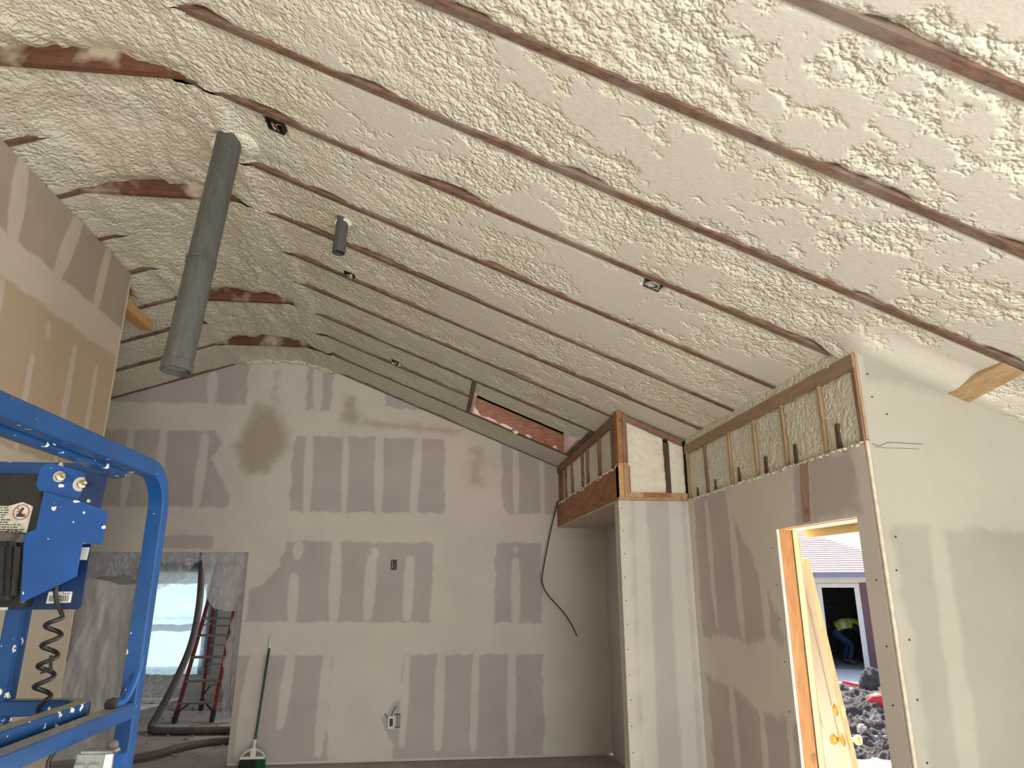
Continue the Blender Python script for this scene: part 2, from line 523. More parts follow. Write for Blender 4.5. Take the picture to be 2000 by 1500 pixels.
class MB:
    """collects shapes, links them as ONE mesh object"""

    def __init__(s):
        s.v, s.f, s.m = [], [], []

    def add(s, verts, faces, mi=0):
        o = len(s.v)
        s.v += [tuple(p) for p in verts]
        s.f += [tuple(i + o for i in f) for f in faces]
        s.m += [mi] * len(faces)
        return s

    def box(s, a, b, mi=0):
        x0, y0, z0 = [min(p, q) for p, q in zip(a, b)]
        x1, y1, z1 = [max(p, q) for p, q in zip(a, b)]
        return s.hexa([(x0, y0, z0), (x1, y0, z0), (x1, y1, z0), (x0, y1, z0),
                       (x0, y0, z1), (x1, y0, z1), (x1, y1, z1), (x0, y1, z1)], mi)

    def hexa(s, p, mi=0):
        return s.add(p, [(0, 3, 2, 1), (4, 5, 6, 7), (0, 1, 5, 4), (1, 2, 6, 5), (2, 3, 7, 6), (3, 0, 4, 7)], mi)

    def bar(s, a, b, w, h, up=(0, 0, 1), mi=0):
        """box from a to b, w across, h along up"""
        a, b = Vector(a), Vector(b)
        d = (b - a).normalized()
        up = Vector(up)
        sd = d.cross(up).normalized()
        u = sd.cross(d).normalized()
        q = []
        for c in (a, b):
            for i, j in ((-1, -1), (1, -1), (1, 1), (-1, 1)):
                q.append(c + sd * (w / 2 * i) + u * (h / 2 * j))
        return s.hexa([q[0], q[1], q[5], q[4], q[3], q[2], q[6], q[7]], mi)

    def prism(s, poly, d, mi=0):
        """extrude a planar polygon (list of 3d points) by vector d"""
        n = len(poly)
        d = Vector(d)
        v = [Vector(p) for p in poly] + [Vector(p) + d for p in poly]
        f = [tuple(range(n)), tuple(reversed(range(n, 2 * n)))]
        f += [(i, i + n, (i + 1) % n + n, (i + 1) % n) for i in range(n)]
        return s.add(v, f, mi)

    def tube(s, pts, r, n=8, mi=0, cap=True, prof=None):
        pts = [Vector(p) for p in pts]
        rs = r if isinstance(r, (list, tuple)) else [r] * len(pts)
        v, f = [], []
        t0 = (pts[1] - pts[0]).normalized()
        ref = Vector((0, 0, 1)) if abs(t0.z) < 0.9 else Vector((1, 0, 0))
        sd = t0.cross(ref).normalized()
        for k, p in enumerate(pts):
            t = (pts[min(k + 1, len(pts) - 1)] - pts[max(k - 1, 0)]).normalized()
            sd = (sd - t * sd.dot(t)).normalized()
            u = t.cross(sd)
            if prof:
                for (a, b) in prof:
                    v.append(p + sd * a + u * b)
            else:
                for i in range(n):
                    a = 2 * math.pi * i / n
                    v.append(p + (sd * math.cos(a) + u * math.sin(a)) * rs[k])
        if prof:
            n = len(prof)
        for k in range(len(pts) - 1):
            for i in range(n):
                j = (i + 1) % n
                f.append((k * n + i, k * n + j, (k + 1) * n + j, (k + 1) * n + i))
        if cap:
            f.append(tuple(reversed(range(n))))
            f.append(tuple(range((len(pts) - 1) * n, len(pts) * n)))
        return s.add(v, f, mi)

    def cyl(s, a, b, r, n=12, mi=0, r2=None):
        return s.tube([a, b], [r, r if r2 is None else r2], n, mi)

    def lathe(s, base, axis, prof, n=14, mi=0):
        """prof: (distance along axis, radius)"""
        ax = Vector(axis).normalized()
        base = Vector(base)
        return s.tube_var([base + ax * d for d, r in prof], [r for d, r in prof], ax, n, mi)

    def tube_var(s, pts, rs, ax, n, mi):
        ref = Vector((0, 0, 1)) if abs(ax.z) < 0.9 else Vector((1, 0, 0))
        sd = ax.cross(ref).normalized()
        u = ax.cross(sd)
        v, f = [], []
        for p, r in zip(pts, rs):
            for i in range(n):
                a = 2 * math.pi * i / n
                v.append(p + (sd * math.cos(a) + u * math.sin(a)) * max(r, 1e-4))
        for k in range(len(pts) - 1):
            for i in range(n):
                j = (i + 1) % n
                f.append((k * n + i, k * n + j, (k + 1) * n + j, (k + 1) * n + i))
        f.append(tuple(reversed(range(n))))
        f.append(tuple(range((len(pts) - 1) * n, len(pts) * n)))
        return s.add(v, f, mi)

    def blob(s, c, r, n=10, jit=0.15, mi=0, seed=0):
        rnd = random.Random(seed)
        rr = r if isinstance(r, (tuple, list)) else (r, r, r)
        v, f = [], []
        rows = n // 2
        for i in range(rows + 1):
            th = math.pi * i / rows
            for j in range(n):
                ph = 2 * math.pi * j / n
                k = 1 + rnd.uniform(-jit, jit)
                v.append((c[0] + rr[0] * k * math.sin(th) * math.cos(ph), c[1] + rr[1] * k * math.sin(th) * math.sin(ph), c[2] + rr[2] * k * math.cos(th)))
        for i in range(rows):
            for j in range(n):
                q = (j + 1) % n
                f.append((i * n + j, (i + 1) * n + j, (i + 1) * n + q, i * n + q))
        return s.add(v, f, mi)

    def build(s, name, mats, parent=None, bevel=0.0, smooth=False, loc=None):
        me = bpy.data.meshes.new(name)
        v = s.v
        if loc is None and parent is not None:
            loc = parent.location
            v = [(p[0] - loc[0], p[1] - loc[1], p[2] - loc[2]) for p in v]
            loc = (0, 0, 0)
        elif loc is not None:
            v = [(p[0] - loc[0], p[1] - loc[1], p[2] - loc[2]) for p in v]
        me.from_pydata(v, [], s.f)
        if not isinstance(mats, (list, tuple)):
            mats = [mats]
        for m in mats:
            me.materials.append(m)
        me.polygons.foreach_set('material_index', s.m)
        bm = bmesh.new()
        bm.from_mesh(me)
        bmesh.ops.recalc_face_normals(bm, faces=bm.faces)
        if bevel:
            bmesh.ops.bevel(bm, geom=[e for e in bm.edges if len(e.link_faces) == 2 and e.calc_face_angle(0) > 0.6], offset=bevel, segments=2, affect='EDGES', clamp_overlap=True)
        bm.to_mesh(me)
        bm.free()
        if smooth:
            me.polygons.foreach_set('use_smooth', [True] * len(me.polygons))
        o = bpy.data.objects.new(name, me)
        COL.objects.link(o)
        if parent is not None:
            o.parent = parent
        if loc is not None:
            o.location = loc
        return o


def thing(name, label, cat, loc=(0, 0, 0), group=None):
    o = bpy.data.objects.new(name, None)
    COL.objects.link(o)
    o.empty_display_size = 0.1
    o.location = loc
    o['label'] = label
    o['category'] = cat
    if group:
        o['group'] = group
    return o


def tag(o, label, cat, group=None):
    o['label'] = label
    o['category'] = cat
    if group:
        o['group'] = group
    return o


def struct(o, label=None):
    o['kind'] = 'structure'
    if label:
        o['label'] = label
    return o


# sub-part helper: parent chain with parent at (0,0,0) local offset handled by world coords
def sub(mb, name, mats, parent, **kw):
    """child in world coordinates, whatever the depth"""
    w = Vector((0, 0, 0))
    p = parent
    while p is not None:
        w += p.location
        p = p.parent
    o = mb.build(name, mats, None, loc=tuple(w), **kw)
    o.parent = parent
    o.location = (0, 0, 0)
    return o


# ------------------------------------------------------------------ noise
_rng = np.random.RandomState(11)
_P = _rng.permutation(512)
_P = np.concatenate([_P, _P, _P])
_G = _rng.uniform(-1, 1, (512, 2))
_G /= np.linalg.norm(_G, axis=1)[:, None]


def perlin(x, y):
    xi = np.floor(x).astype(int)
    yi = np.floor(y).astype(int)
    xf, yf = x - xi, y - yi
    xi &= 511
    yi &= 511

    def g(a, b, dx, dy):
        h = _G[_P[_P[a & 511] + (b & 511)] & 511]
        return h[..., 0] * dx + h[..., 1] * dy
    u = xf * xf * xf * (xf * (xf * 6 - 15) + 10)
    v = yf * yf * yf * (yf * (yf * 6 - 15) + 10)
    a = g(xi, yi, xf, yf) * (1 - u) + g(xi + 1, yi, xf - 1, yf) * u
    b = g(xi, yi + 1, xf, yf - 1) * (1 - u) + g(xi + 1, yi + 1, xf - 1, yf - 1) * u
    return (a * (1 - v) + b * v) * 1.5


def fbm(x, y, o=4):
    t, a, s = 0, 1.0, 0
    for k in range(o):
        t = t + a * perlin(x * 2 ** k + 17.3 * k, y * 2 ** k + 9.1 * k)
        s += a
        a *= 0.5
    return t / s


def worley(x, y):
    xi = np.floor(x).astype(int)
    yi = np.floor(y).astype(int)
    best = np.full(np.broadcast(x, y).shape, 9.0)
    for i in (-1, 0, 1):
        for j in (-1, 0, 1):
            a, b = xi + i, yi + j
            h = _P[_P[a & 511] + (b & 511)] & 511
            px = a + 0.5 + 0.45 * _G[h, 0]
            py = b + 0.5 + 0.45 * _G[h, 1]
            best = np.minimum(best, (x - px) ** 2 + (y - py) ** 2)
    return np.sqrt(best)


def sstep(a, b, x):
    t = np.clip((x - a) / (b - a), 0, 1)
    return t * t * (3 - 2 * t)


def np_mesh(name, V, F, material, attrs=None, smooth=True, parent=None):
    me = bpy.data.meshes.new(name)
    nv, nf = len(V), len(F)
    me.vertices.add(nv)
    me.vertices.foreach_set('co', np.ascontiguousarray(V, dtype=np.float32).ravel())
    k = F.shape[1]
    me.loops.add(nf * k)
    me.loops.foreach_set('vertex_index', np.ascontiguousarray(F, dtype=np.int32).ravel())
    me.polygons.add(nf)
    me.polygons.foreach_set('loop_start', np.arange(0, nf * k, k, dtype=np.int32))
    me.polygons.foreach_set('loop_total', np.full(nf, k, dtype=np.int32))
    me.update(calc_edges=True)
    me.validate()
    for n, a in (attrs or {}).items():
        at = me.attributes.new(n, 'FLOAT', 'POINT')
        at.data.foreach_set('value', np.ascontiguousarray(a, dtype=np.float32).ravel())
    me.materials.append(material)
    me.polygons.foreach_set('use_smooth', [smooth] * nf)
    o = bpy.data.objects.new(name, me)
    COL.objects.link(o)
    if parent is not None:
        o.parent = parent
    return o


def grid_faces(nu, nv, off=0, flip=False):
    i = np.arange(nu - 1)[:, None] * nv + np.arange(nv - 1)[None, :]
    i = i.ravel() + off
    q = np.stack([i, i + 1, i + nv + 1, i + nv], 1)
    return q[:, ::-1] if flip else q


def sdf_poly(x, y, poly):
    p = np.array(poly, float)
    n = len(p)
    d = np.full(x.shape, 1e9)
    inside = np.zeros(x.shape, bool)
    for i in range(n):
        a, b = p[i], p[(i + 1) % n]
        ex, ey = b - a
        wx, wy = x - a[0], y - a[1]
        t = np.clip((wx * ex + wy * ey) / (ex * ex + ey * ey + 1e-12), 0, 1)
        d = np.minimum(d, (wx - ex * t) ** 2 + (wy - ey * t) ** 2)
        c = ((a[1] <= y) & (b[1] > y)) | ((b[1] <= y) & (a[1] > y))
        with np.errstate(divide='ignore', invalid='ignore'):
            xc = a[0] + (y - a[1]) / (b[1] - a[1] + 1e-12) * (b[0] - a[0])
        inside ^= c & (x < xc)
    d = np.sqrt(d)
    return np.where(inside, -d, d)


def rect(x0, x1, z0, z1):
    return [(x0, z0), (x1, z0), (x1, z1), (x0, z1)]


def mudmap(a, b, papers, strips, stains=(), soft=0.012, wob=0.016):
    """a,b wall coordinates -> mud (0 paper .. 1 compound), stain"""
    w = wob * fbm(a * 7, b * 7, 3) * 2
    paper = np.zeros(a.shape)
    for p in papers:
        paper = np.maximum(paper, 1 - sstep(-soft, soft, sdf_poly(a, b, p) + w))
    mud = 1 - paper
    for (x0, z0, x1, z1, wd) in strips:
        dx, dz = x1 - x0, z1 - z0
        t = np.clip(((a - x0) * dx + (b - z0) * dz) / (dx * dx + dz * dz), 0, 1)
        d = np.hypot(a - x0 - t * dx, b - z0 - t * dz)
        wid = wd / 2 * (0.55 + 0.45 * np.sin(np.pi * (0.15 + 0.75 * t))) + 0.4 * w
        m = 1 - sstep(-0.008, 0.012, d - wid)
        mud = np.maximum(mud, m * 0.92)
    st = np.zeros(a.shape)
    for (poly, amt, sf) in stains:
        d = sdf_poly(a, b, poly) + 2.0 * w
        st = np.maximum(st, amt * (1 - sstep(-sf, sf, d)))
    return mud, st


def wall_sheet(regions, P, step, paint, top=None):
    """regions: (u0,u1,v0,v1) ; P(u,v)->x,y,z ; returns V,F,mud,stain"""
    Vs, Fs, ms, ss, off = [], [], [], [], 0
    for (u0, u1, v0, v1) in regions:
        nu = max(2, int(round((u1 - u0) / step)) + 1)
        vmax = v1 if v1 is not None else 4.3
        nv = max(2, int(round((vmax - v0) / step)) + 1)
        u = np.linspace(u0, u1, nu)[:, None] * np.ones((1, nv))
        k = np.linspace(0, 1, nv)[None, :] * np.ones((nu, 1))
        vt = np.full(u.shape, v1) if v1 is not None else top(u)
        v = v0 + (vt - v0) * k
        mud, st = paint(u, v)
        x, y, z = P(u, v, mud)
        Vs.append(np.stack([x.ravel(), y.ravel(), z.ravel()], 1))
        Fs.append(grid_faces(nu, nv, off))
        ms.append(mud.ravel())
        ss.append(st.ravel())
        off += nu * nv
    return np.concatenate(Vs), np.concatenate(Fs), np.concatenate(ms), np.concatenate(ss)


def with_boxes(V, F, mud, st, boxes):
    for (a, b) in boxes:
        x0, y0, z0 = a[:3]
        x1, y1, z1 = b[:3]
        zl0, zl1 = (b[2], b[3]) if len(b) == 4 else (z1, z1)
        p = np.array([(x0, y0, z0), (x1, y0, z0), (x1, y1, z0), (x0, y1, z0), (x0, y0, zl0), (x1, y0, zl1), (x1, y1, zl1), (x0, y1, zl0)], float)
        q = np.array([(0, 3, 2, 1), (4, 5, 6, 7), (0, 1, 5, 4), (1, 2, 6, 5), (2, 3, 7, 6), (3, 0, 4, 7)]) + len(V)
        V = np.concatenate([V, p])
        F = np.concatenate([F, q])
        mud = np.concatenate([mud, np.ones(8)])
        st = np.concatenate([st, np.zeros(8)])
    return V, F, mud, st


# ------------------------------------------------------------------ room geometry
D = 7.72            # gable wall
XL = -2.43          # left partition
XR = 1.925          # wall with the door
XH = 1.40           # header line
YC = 5.06           # alcove column face
YF = 2.833          # front right wall


def zr(x):
    return 4.146 - 0.411 * (x + 1.382)


def zl(x):
    return 4.148 + 0.353 * (x + 2.181)


def cove(x):
    a, b = zr(x), zl(x)
    h = np.maximum(0.44 - np.abs(a - b), 0) / 0.44
    return np.minimum(a, b) - h * h * 0.44 * 0.25


def ztop(x):
    return np.minimum(zr(x), zl(x))


RY = [0.24, 0.79, 1.365, 1.89, 2.48, 3.0, 3.59, 4.14, 4.70, 5.25, 5.85, 6.42, 7.03]
TIES = [3.0, 4.14, 5.85, 7.03]

# ---------- floor and yard
mb = MB()
mb.box((-6.1, -4.1, -0.2), (3.45, 2.83, 0.0))
mb.box((-6.1, 2.83, -0.2), (2.07, 12.7, 0.0))
floor = struct(mb.build('floor', M['concrete']))

# ---------- ceiling: roof deck, rafters, ties, foam
mb = MB()


def deck(x0, x1, y0, y1, f):
    p = []
    for (zo) in (0.19, 0.27):
        for (x, y) in ((x0, y0), (x1, y0), (x1, y1), (x0, y1)):
            p.append((x, y, f(x) + zo))
    mb.hexa(p)


XS0, XS1, YS0, YS1 = 0.356, 1.358, 6.265, 6.955
deck(-6.2, -1.70, -4.2, 7.9, zl)
deck(-1.70, 2.35, 2.9, YS0, zr)
deck(-1.70, 3.6, -4.2, 2.9, zr)
deck(-1.70, 2.35, YS1, 7.9, zr)
deck(-1.70, XS0, YS0, YS1, zr)
deck(XS1, 2.35, YS0, YS1, zr)
ceiling = struct(mb.build('ceiling', M['roof_deck']))


def xend(y):
    return 3.3 if y < 2.83 else (XR + 0.02 if y < YC - 0.02 else XH + 0.02)


def xstart(y):
    return XL - 0.03 if y < 5.2 else -4.6


def rafter(y, x0, x1, f, d=0.16):
    b = MB()
    h = 0.019
    b.hexa([(x0, y - h, f(x0)), (x1, y - h, f(x1)), (x1, y + h, f(x1)), (x0, y + h, f(x0)),
            (x0, y - h, f(x0) + d), (x1, y - h, f(x1) + d), (x1, y + h, f(x1) + d), (x0, y + h, f(x0) + d)])
    return b.build('rafter', M['rafter'], ceiling)


for y in RY:
    if abs(y - 6.42) < 0.01:
        rafter(y, -1.69, XS0 - 0.03, zr)
    else:
        rafter(y, -1.69, xend(y), zr)
    rafter(y, xstart(y), -1.71, zl)
for y in TIES:
    b = MB()
    b.box((-2.30, y - 0.040, 4.103), (-1.28, y - 0.003, 4.245))
    o = b.build('collar_tie', M['tie'], ceiling)
# skylight headers (blocking) and the eave blocking by the front wall
for x0 in (XS0 - 0.045, XS1 + 0.012):
    b = MB()
    x1 = x0 + 0.038
    b.hexa([(x0, 5.87, zr(x0) - 0.002), (x1, 5.87, zr(x1) - 0.002), (x1, 7.01, zr(x1) - 0.002), (x0, 7.01, zr(x0) - 0.002),
            (x0, 5.87, zr(x0) + 0.15), (x1, 5.87, zr(x1) + 0.15), (x1, 7.01, zr(x1) + 0.15), (x0, 7.01, zr(x0) + 0.15)])
    b.build('skylight_header', M['rafter'], ceiling)
b = MB()
x0, x1 = 2.375, 2.47
b.hexa([(x0, 2.5, zr(x0) - 0.003), (x1, 2.5, zr(x1) - 0.003), (x1, 2.90, zr(x1) - 0.055), (x0, 2.90, zr(x0) - 0.055),
        (x0, 2.5, zr(x0) + 0.05), (x1, 2.5, zr(x1) + 0.05), (x1, 2.90, zr(x1) + 0.05), (x0, 2.90, zr(x0) + 0.05)])
b.build('blocking', M['block'], ceiling)
b = MB()
b.hexa([(2.75, 2.5, zr(2.75) - 0.003), (2.80, 2.5, zr(2.80) - 0.003), (2.80, 2.84, zr(2.80) - 0.003), (2.75, 2.84, zr(2.75) - 0.003),
        (2.75, 2.5, zr(2.75) + 0.05), (2.80, 2.5, zr(2.80) + 0.05), (2.80, 2.84, zr(2.80) + 0.05), (2.75, 2.84, zr(2.75) + 0.05)])
b.build('blocking', M['rafter'], ceiling)

# foam bays -----------------------------------------------------------------
HOLES = []          # (x,y,rx,ry) pockets kept free round the boxes


def foam_bay(x0, x1, y0, y1, far_edge=True, step=0.0105, stepy=None):
    nx = int((x1 - x0) / step) + 2
    ny = max(4, int((y1 - y0) / (stepy or step)) + 2)
    x = np.linspace(x0, x1, nx)[:, None] * np.ones((1, ny))
    y = np.linspace(y0, y1, ny)[None, :] * np.ones((nx, 1))
    ridge = sstep(0.66, 0.50, np.abs(x + 1.70) + 0.05 * perlin(x * 0 + y0 * 3.3, y * 2))
    ym = (y0 + y1) / 2
    if y1 - y0 > 0.4:
        y = ym + (y - ym) * (1 + ridge * (0.0198 / ((y1 - y0) / 2)))
    near = sstep(3.2, 0.9, y - 0.25 * (x - 0.5))                     # coarse lumps towards the camera
    n1 = fbm(x * 1.55 + 3.1, y * 2.1, 3)
    wx = x + 0.03 * perlin(x * 9, y * 9)
    wy = y + 0.03 * perlin(x * 9 + 40, y * 9)
    peb = worley(wx / 0.040, wy / 0.040)
    lump = worley(wx / 0.10 + 5, wy / 0.085)
    flat = 0.10 + 0.55 * sstep(-1.2, 0.9, x) - 0.9 * near * sstep(1.7, 0.3, x) + 0.05 * sstep(0.8, 1.8, x)
    rec = 0.0075 + 0.022 * n1 - 0.012 * flat + 0.007 * peb ** 2 + 0.008 * (lump ** 2 - 0.3)
    rec = rec + near * (0.012 * (lump ** 2 - 0.25) + 0.008 * fbm(x * 7, y * 7, 3))
    t = rec * 1.0
    cut = sstep(0.003, -0.001, t)
    rec = np.maximum(t, 0.0012 * fbm(x * 14, y * 5, 2) + 0.0006)
    cut = cut * (1 - ridge)
    # recess along the rafter edges
    e = np.maximum(0, fbm(x * 2.3 + 31.7 * y1, x * 0 + y1 * 3.3, 3) - 0.06)
    if far_edge:
        d = (y1 - y)
        rec = rec + np.exp(-(d / (0.010 + 0.03 * e)) ** 2) * (0.003 + 0.065 * e) * (1 - ridge)
        cut = cut * (1 - 0.7 * np.exp(-(d / 0.02) ** 2))
    d0 = (y - y0)
    rec = rec + np.exp(-(d0 / 0.014) ** 2) * 0.004 * (1 - ridge)
    # ridge: folds that run along the ridge, lumps
    fold = fbm(x * 5.5 + 0.8 * perlin(x * 2, y * 2), y * 1.3, 4)
    lo = 0.018 + 0.034 * fold + 0.010 * (0.6 - lump) + 0.007 * (0.5 - peb)
    z_r = cove(x) - lo
    z_p = np.where(x > -1.70, zr(x), zl(x)) + 0.004 + rec
    z = z_p * (1 - ridge) + z_r * ridge
    if far_edge:
        # foam thins out towards the collar ties so that their faces show
        for ty in TIES:
            if abs(ty - y1 - 0.019) < 0.03:
                g = np.exp(-((y1 - y) / 0.10) ** 2) * sstep(0.60, 0.30, np.abs(x + 1.77 + 0.1 * perlin(x * 3, y * 0 + ty)))
                z = z + g * (0.045 + 0.035 * fbm(x * 5 + ty, y * 0, 2))
    for (hx, hy, rx, ry) in HOLES:
        q = np.maximum(np.abs(x - hx) / rx, np.abs(y - hy) / ry)
        z = np.where(q < 1.0, z + 0.06 * sstep(1.0, 0.85, q), z)
    if y0 > 2.4:
        z = z - 0.045 * sstep(2.62, 2.80, y) * sstep(1.80, 1.95, x) * (y < 2.95)
    V = np.stack([x.ravel(), y.ravel(), z.ravel()], 1)
    o = np_mesh('foam_bay', V, grid_faces(nx, ny), M['foam'], {'cut': cut.ravel()}, True, ceiling)
    return o


HOLES = [(-0.86, 3.09, 0.055, 0.055), (1.065, 3.045, 0.05, 0.05), (-0.655, 4.63, 0.04, 0.04), (-1.985, 6.36, 0.045, 0.045), (-0.40, 6.335, 0.05, 0.045)]
hw = 0.0195
bays = list(zip([-0.35] + RY, RY + [D]))
for (a, bb) in bays:
    ya, yb = a + hw, bb - (hw if bb < 7.5 else 0.0)
    mid = (a + bb) / 2
    if a < 0.5:
        foam_bay(-2.46, 3.3, ya, yb, True, 0.03)
    elif abs(a - 5.85) < 0.01:
        foam_bay(xstart(mid), XS0 - 0.046, ya, yb)
        foam_bay(XS0 - 0.007, XS1 + 0.012, ya, YS0, False)
        foam_bay(XS1 + 0.05, XH + 0.02, ya, 6.42)
    elif abs(a - 6.42) < 0.01:
        foam_bay(xstart(mid), XS0 - 0.046, ya, yb)
        foam_bay(XS0 - 0.007, XS1 + 0.012, YS1, yb)
        foam_bay(XS1 + 0.05, XH + 0.02, 6.42, yb)
    else:
        st = 0.0105 if mid < 6.5 else 0.012
        foam_bay(xstart(mid), xend(mid - 0.13), ya, yb, bb < 7.5, st)
# rear bay behind the camera, plain
b = MB()
b.hexa([(-2.46, -4.1, zl(-2.46)), (-1.7, -4.1, 4.2), (-1.7, -0.36, 4.2), (-2.46, -0.36, zl(-2.46)),
        (-2.46, -4.1, zl(-2.46) + 0.1), (-1.7, -4.1, 4.3), (-1.7, -0.36, 4.3), (-2.46, -0.36, zl(-2.46) + 0.1)])
b.hexa([(-1.7, -4.1, 4.2), (3.3, -4.1, zr(3.3)), (3.3, -0.36, zr(3.3)), (-1.7, -0.36, 4.2),
        (-1.7, -4.1, 4.3), (3.3, -4.1, zr(3.3) + 0.1), (3.3, -0.36, zr(3.3) + 0.1), (-1.7, -0.36, 4.3)])
b.build('foam_bay', M['foam'], ceiling)
# foam blobs bulging over the top of the gable wall
b = MB()
for k in range(26):
    xx = -2.15 + 0.95 * k / 25 + random.uniform(-0.02, 0.02)
    zz = float(cove(np.array(xx))) - 0.015
    r = random.uniform(0.03, 0.06)
    b.blob((xx, D - 0.012, zz), (r, 0.03, r * 0.85), 10, 0.08, 0, k)
b.build('foam_bead', M['foam'], ceiling, smooth=True)
# strip of board along the gable line
for (x0, x1, f) in ((-4.4, -2.18, zl), (-1.37, XH - 0.01, zr)):
    b = MB()
    b.hexa([(x0, D - 0.028, f(x0) - 0.006), (x1, D - 0.028, f(x1) - 0.006), (x1, D - 0.001, f(x1) - 0.006), (x0, D - 0.001, f(x0) - 0.006),
            (x0, D - 0.028, f(x0) + 0.08), (x1, D - 0.028, f(x1) + 0.08), (x1, D - 0.001, f(x1) + 0.08), (x0, D - 0.001, f(x0) + 0.08)])
    b.build('gable_rafter', M['rafter'], ceiling)

# ---------- skylight
sk = struct(bpy.data.objects.new('window_2', None))
COL.objects.link(sk)
sk.location = (0, 0, 0)
b = MB()
b.hexa([(XS0, YS1, zr(XS0) + 0.0), (XS1, YS1, zr(XS1) + 0.0), (XS1, YS1 + 0.03, zr(XS1)), (XS0, YS1 + 0.03, zr(XS0)),
        (XS0, YS1, zr(XS0) + 0.33), (XS1, YS1, zr(XS1) + 0.33), (XS1, YS1 + 0.03, zr(XS1) + 0.33), (XS0, YS1 + 0.03, zr(XS0) + 0.33)])
b.build('shaft_board', M['skyrafter'], sk)
b = MB()
b.hexa([(XS0, YS0 - 0.03, zr(XS0) + 0.01), (XS1, YS0 - 0.03, zr(XS1) + 0.01), (XS1, YS0, zr(XS1) + 0.01), (XS0, YS0, zr(XS0) + 0.01),
        (XS0, YS0 - 0.03, zr(XS0) + 0.33), (XS1, YS0 - 0.03, zr(XS1) + 0.33), (XS1, YS0, zr(XS1) + 0.33), (XS0, YS0, zr(XS0) + 0.33)])
b.build('shaft_board', M['skyrafter'], sk)
for x in (XS0 - 0.005, XS1 - 0.02):
    b = MB()
    b.box((x, YS0, zr(x) - 0.005), (x + 0.03, YS1, zr(x) + 0.33))
    b.build('shaft_end', M['pinkfoam'], sk)
b = MB()
b.hexa([(XS0 - 0.05, YS0 - 0.05, zr(XS0 - 0.05) + 0.33), (XS1 + 0.05, YS0 - 0.05, zr(XS1 + 0.05) + 0.33), (XS1 + 0.05, YS1 + 0.05, zr(XS1 + 0.05) + 0.33), (XS0 - 0.05, YS1 + 0.05, zr(XS0 - 0.05) + 0.33),
        (XS0 - 0.05, YS0 - 0.05, zr(XS0 - 0.05) + 0.336), (XS1 + 0.05, YS0 - 0.05, zr(XS1 + 0.05) + 0.336), (XS1 + 0.05, YS1 + 0.05, zr(XS1 + 0.05) + 0.336), (XS0 - 0.05, YS1 + 0.05, zr(XS0 - 0.05) + 0.336)])
b.build('pane', M['glass'], sk)
# torn foam skin left along the edges of the shaft
for k, (x0_, x1_, h0, h1) in enumerate(((0.37, 0.47, 0.0, 0.15), (0.47, 0.66, 0.0, 0.030), (0.64, 0.83, -0.006, 0.026), (0.79, 0.86, -0.030, 0.012), (0.93, 1.00, -0.004, 0.022), (1.22, 1.27, 0.0, 0.03))):
    r = random.Random(k + 50)
    up, dn = [], []
    n = 9
    for i in range(n):
        t_ = i / (n - 1)
        xx = x0_ + (x1_ - x0_) * t_
        dn.append((xx, YS1 - 0.001, zr(xx) + h0 * math.sin(math.pi * t_)))
        prof_ = (1 - t_) ** 1.2 if k == 0 else math.sin(math.pi * min(1, max(0.02, t_)))
        up.append((xx, YS1 - 0.001, zr(xx) + 0.004 + (h1 * prof_) * r.uniform(0.6, 1.0)))
    b = MB()
    b.prism(dn + up[::-1], (0, -0.014, 0))
    b.build('foam_scrap', M['pinkfoam'], sk)

# ---------- gable wall (back)
papers = [
    [(-4.4, 3.63), (-2.13, 3.64), (-2.14, 4.2), (-2.3, 4.2), (-3.6, 3.7), (-4.4, 3.4)],
    [(-4.4, 3.31), (-2.42, 3.33), (-2.32, 3.2), (-2.43, 3.02), (-2.30, 2.8), (-2.19, 2.62), (-2.20, 2.50), (-4.4, 2.50)],
    [(-1.53, 3.30), (-1.57, 3.15), (-1.55, 2.46), (0.11, 2.46), (0.13, 2.55), (0.11, 3.30)],
    [(-1.49, 4.3), (-1.47, 3.60), (-1.19, 3.59), (-1.19, 4.3)],
    [(-0.58, 4.0), (-0.58, 3.66), (-0.40, 3.63), (0.02, 3.63), (0.02, 3.9)],
    [(0.76, 3.4), (0.77, 2.55), (0.84, 2.46), (1.40, 2.46), (1.40, 3.4)],
    [(-1.55, 2.15), (0.02, 2.14), (0.0, 1.32), (-1.89, 1.33), (-1.87, 1.66), (-1.72, 1.74), (-1.6, 1.9)],
    [(0.70, 2.13), (0.74, 2.15), (1.21, 2.15), (1.20, 1.30), (0.69, 1.31)],
    [(-1.98, 1.01), (-0.98, 1.00), (-1.0, 0.55), (-0.96, -0.1), (-1.93, -0.1), (-1.95, 0.5)],
    [(-0.26, 1.0), (1.21, 0.99), (1.21, -0.1), (-0.33, -0.1), (-0.27, 0.6)],
    [(-0.27, 0.6), (-0.45, 0.40), (-0.42, 0.30), (-0.27, 0.1)],
    [(-3.0, 2.20), (-2.3, 2.20), (-2.3, 2.06), (-3.0, 2.06)],
]
